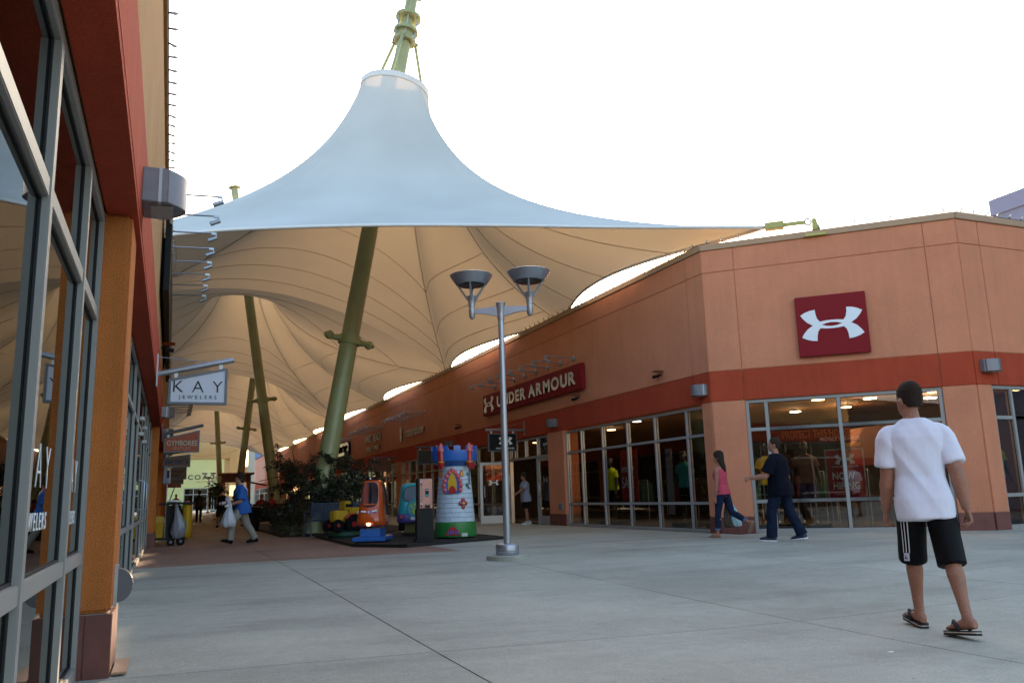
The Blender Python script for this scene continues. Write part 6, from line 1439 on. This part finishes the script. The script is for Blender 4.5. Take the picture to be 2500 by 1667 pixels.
# mannequins and displays in the glazed fronts
mq = mat('mannequin_dark', (.03, .028, .028), .4)
def manq(label, x, y, hd, tm, bm2, H=1.78, tank=False):
    pz_ = .20; st = thing('display_plinth', 'low dark plinth under the ' + ' '.join(label.split()[:9]), 'plinth', (x, y, .05)); MB().box(x - .3, x + .3, y - .3, y + .3, .087, pz_).build('block', M['dark'], st, bevel=.01)
    return person(label, (x, y, pz_ + .002), H, hd, [(4, 3, 3, 0), (-3, 4, 3, 0)], [(4, 12, 16), (2, 12, 10)], dict(sole=.01, top=dict(m=tm, loose=.028, len=-.08, sleeve=.6, tank=tank), bottom=dict(m=bm2, to='knee', ext=0, loose=.006, r=(.098, .098, .092, .088), name='shorts')), vox=.014, skin=mq, hair='none', name='mannequin', cat_='mannequin', group='mannequins in the sportswear windows')
neon = cloth('neon_yellow', (.45, .62, .02)); tq = cloth('turquoise', (.03, .24, .23)); magc = cloth('magenta', (.25, .012, .08)); bl2 = cloth('royal_blue', (.012, .035, .25)); brn = cloth('brown_jersey', (.14, .075, .055)); ylw = cloth('yellow_jersey', (.55, .5, .03)); wh2 = cloth('light_grey', (.35, .36, .38))
manq('mannequin in neon yellow top left of the red sale poster', 11.9, 21.3, R(100), neon, blkc)
manq('mannequin in turquoise t-shirt right of the white banner', 12.0, 17.7, R(110), tq, blkc)
manq('mannequin in light grey top near the corner of the long front', 12.2, 16.55, R(110), wh2, redc)
manq('mannequin in royal blue top and magenta shorts by the corner pillar', 12.0, 15.75, R(110), bl2, magc)
ch_n = Vector((-.7, -.71, 0)); 
def inside(s_, d_): q = FC @ Vector((CL - s_, -d_, 0)); return q.x, q.y
manq('mannequin in neon yellow top in the far right window', 16.2, 12.4, R(170), neon, redc)
x, y = inside(1.02, .9); manq('mannequin in yellow jersey behind the man in navy', x, y, R(135), ylw, blkc)
x, y = inside(1.80, .85); manq('mannequin in brown jersey with a lime emblem in the corner window', x, y, R(135), brn, cloth('purple', (.06, .04, .14)))
qm = fr((x, y, 0), (-.707, .707, 0), (-.707, -.707, 0)) @ Matrix(((-1,0,0,0),(0,1,0,0),(0,0,1,0),(0,0,0,1)))
o = emblem(None, lime, qm, 0, 1.48, .11, .128, .136, name='emblem'); 
mqs = [o_ for o_ in bpy.data.objects if o_.get('label', '').startswith('mannequin in brown')][0]
o.data.transform((Matrix.Translation(mqs.location) @ Matrix.Rotation(mqs.rotation_euler.z, 4, 'Z')).inverted()); o.parent = mqs
for sg in (-1, 1): pass
def poster(label, F, u0_, u1_, z0_, z1_, w, face, texts=(), frame=None, emb=None, legs=False):
    c = F @ Vector(((u0_+u1_)/2, w, 0)); t_ = thing('poster', label, 'poster', tuple(c))
    if frame: MB(F).box(u0_ - .03, u1_ + .03, w - .03, w - .004, z0_ - .03, z1_ + .03).build('frame', frame, t_, bevel=.004)
    MB(F).box(u0_, u1_, w - .004, w + .004, z0_, z1_).build('sheet', face, t_)
    for (s_, sz, u_, v_, m_, xs_, al, bo_) in texts: text(s_, sz, t_, 'lettering', m_, mir(F), -u_, v_, .001, bo_, xs_, al, y=w + .006)
    if emb: emblem(t_, M['white'], mir(F), -emb[0], emb[1], emb[2], w + .004, w + .008)
    if legs:
        for u_ in (u0_ + .02, u1_ - .02): MB(F).tube([(u_, w - .02, .09), (u_, w - .02, z0_)], .015, 6).build('leg', M['steel'], t_)
        MB(F).box(u0_, u1_, w - .2, w + .15, .087, .105).build('foot', M['steel'], t_)
    return t_
rs = mat('poster_red', (.40, .012, .012), .5, emit=0)
poster('tall red sale poster reading STOCK UP SALE in the long glazed front', FL, 4.1, 4.97, .75, 2.1, -.5, rs, [('STOCK UP', .19, 4.93, 1.52, M['white'], .72, 'LEFT', .002), ('SALE', .42, 4.93, 1.1, M['white'], .72, 'LEFT', .004)])
poster('white vertical banner beside the turquoise mannequin', FL, 3.05, 3.35, .4, 2.05, -.9, mat('banner_pale', (.28, .30, .33), .6), [('HS', .14, 3.33, 1.85, M['ink'], 1.2, 'LEFT', .003)])
poster('red framed NOW HIRING poster stand in the corner window', FC, CL - 2.95, CL - 2.24, .72, 1.72, -.35, rs, [('NOW', .20, CL - 2.33, 1.12, M['white'], .85, 'LEFT', .006), ('HIRING', .20, CL - 2.33, .92, M['white'], .80, 'LEFT', .006), ('UNDER ARMOUR', .055, CL - 2.6, 1.36, M['white'], 1.2, 'CENTER', .001), ('COME SAY JOIN OUR TEAM', .032, CL - 2.35, .80, M['white'], 1.0, 'LEFT', 0)], frame=M['steel'], emb=(CL - 2.6, 1.53, .20), legs=True)
hz_ = poster('dark hanging banner reading PROTECT THIS HOUSE above the hiring poster', FC, CL - 3.0, CL - 2.12, 1.78, 2.08, -.42, mat('banner_black', (.02, .018, .016), .5), [('PROTECT THIS HOUSE', .10, CL - 2.16, 1.93, M['white'], .78, 'LEFT', .002)]); MB(FC).box(CL - 2.95, CL - 2.65, -.414, -.41, 1.80, 1.87).build('yellow_label', yel, hz_)
dec = thing('window_lettering', 'gold PROTECT THIS HOUSE lettering across the upper corner window', 'sign', tuple(FC @ Vector((2.2, -.12, 2)))); text('PROTECT THIS HOUSE', .23, dec, 'lettering', mat('gold_film', (.42, .22, .06), .4), mir(FC), -(CL - 1.42), 2.0, .001, .004, .58, 'LEFT', y=-.13)
trl = poster('small gold TRAIL sign hanging behind the left shop glazing', FL, 13.6, 14.8, 2.0, 2.24, -.6, mat('gold_lit', (.5, .22, .05), .5, emit=.25), [('TRAIL', .22, 14.7, 2.03, M['ink'], 1.0, 'LEFT', .004)])
eml = []
# ceiling lamps seen through the glass
LAMPL = []
for i, (x, y) in enumerate(((13, 17.2), (14.5, 19.6), (12.4, 20.6), (13.2, 23.5), (15.6, 17.6), (14.0, 15.0), (15.2, 14.6), (15.6, 13.2), (16.8, 14.3), (16.2, 16.4), (14.6, 13.6), (17.6, 12.6), (12.4, 26.5), (13.2, 29.5))):
    o = clamp_lamp(x, y, .14, 'lamp' if i % 2 else 'lampw'); o['label'] = 'warm round ceiling lamp inside the sportswear shop'; o['group'] = 'ceiling lamps inside the sportswear shop'; o['category'] = 'lamp'
for i, (x, y) in enumerate(((12.0, 35), (12.6, 37.5), (12.0, 40), (12.5, 44.5), (12.0, 47.5))):
    o = clamp_lamp(x, y, .16, 'lamp'); o['label'] = 'warm round ceiling lamp inside the shops beyond the toy tower'; o['group'] = 'ceiling lamps inside the shops beyond the toy tower'; o['category'] = 'lamp'
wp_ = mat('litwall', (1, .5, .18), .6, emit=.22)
for i, y in enumerate((35.0, 36.6, 38.3, 40, 43.5, 46)):
    t_ = thing('lit_panel', 'orange lit wall panel inside the shops beyond the toy tower', 'panel', (13.5, y, 2), 'orange lit panels in the shops beyond the toy tower'); MB().box(14.2, 14.25, y, y + 1.1, 1.0, 2.9).build('panel', wp_, t_); MB().box(14.251, 14.28, y - .03, y + 1.13, .97, 2.93).build('frame', M['dark'], t_)
# racks of clothes deeper in the shop
rgm = random.Random(9); cols_ = [cloth('rack_%d' % i_, c_) for i_, c_ in enumerate(((.05, .05, .06), (.02, .06, .06), (.08, .01, .02), (.01, .015, .06), (.10, .10, .11), (.02, .02, .02), (.06, .04, .02), (.03, .03, .035), (.12, .10, .02)))]
for i in range(8):
    x, y = 13.4 + rgm.uniform(0, 3.4), 15.2 + 1.4*i; t_ = thing('clothes_rack', 'clothes rack deep inside the sportswear shop', 'rack', (x, y, .085), 'clothes racks inside the sportswear shop')
    MB().tube([(x, y - .5, .086), (x, y - .5, 1.35), (x, y + .5, 1.35), (x, y + .5, .086)], .015, 6).build('rail', M['steel'], t_)
    for k in range(7):
        yy = y - .42 + .14*k; MB().loft([rr(.16, yy - .025, yy + .025, z, 3, 12) for z in (.6, 1.2)] + [rr(.05, yy - .015, yy + .015, 1.3, 3, 12)]).build('garment', rgm.choice(cols_), t_) if False else MB().loft([[Vector((x - w, yy - .03, z)), Vector((x + w, yy - .03, z)), Vector((x + w, yy + .03, z)), Vector((x - w, yy + .03, z))] for w, z in ((.20, .62), (.21, 1.2), (.08, 1.32))]).build('garment', rgm.choice(cols_), t_)

lt_ = MB().box(4.27, 4.31, 4.17, 4.19, gz(4.29, 4.18) + .001, gz(4.29, 4.18) + .004); setp(lt_.build('paper_scrap', M['white']), 'tiny white paper scrap lying on the near paving', 'litter')
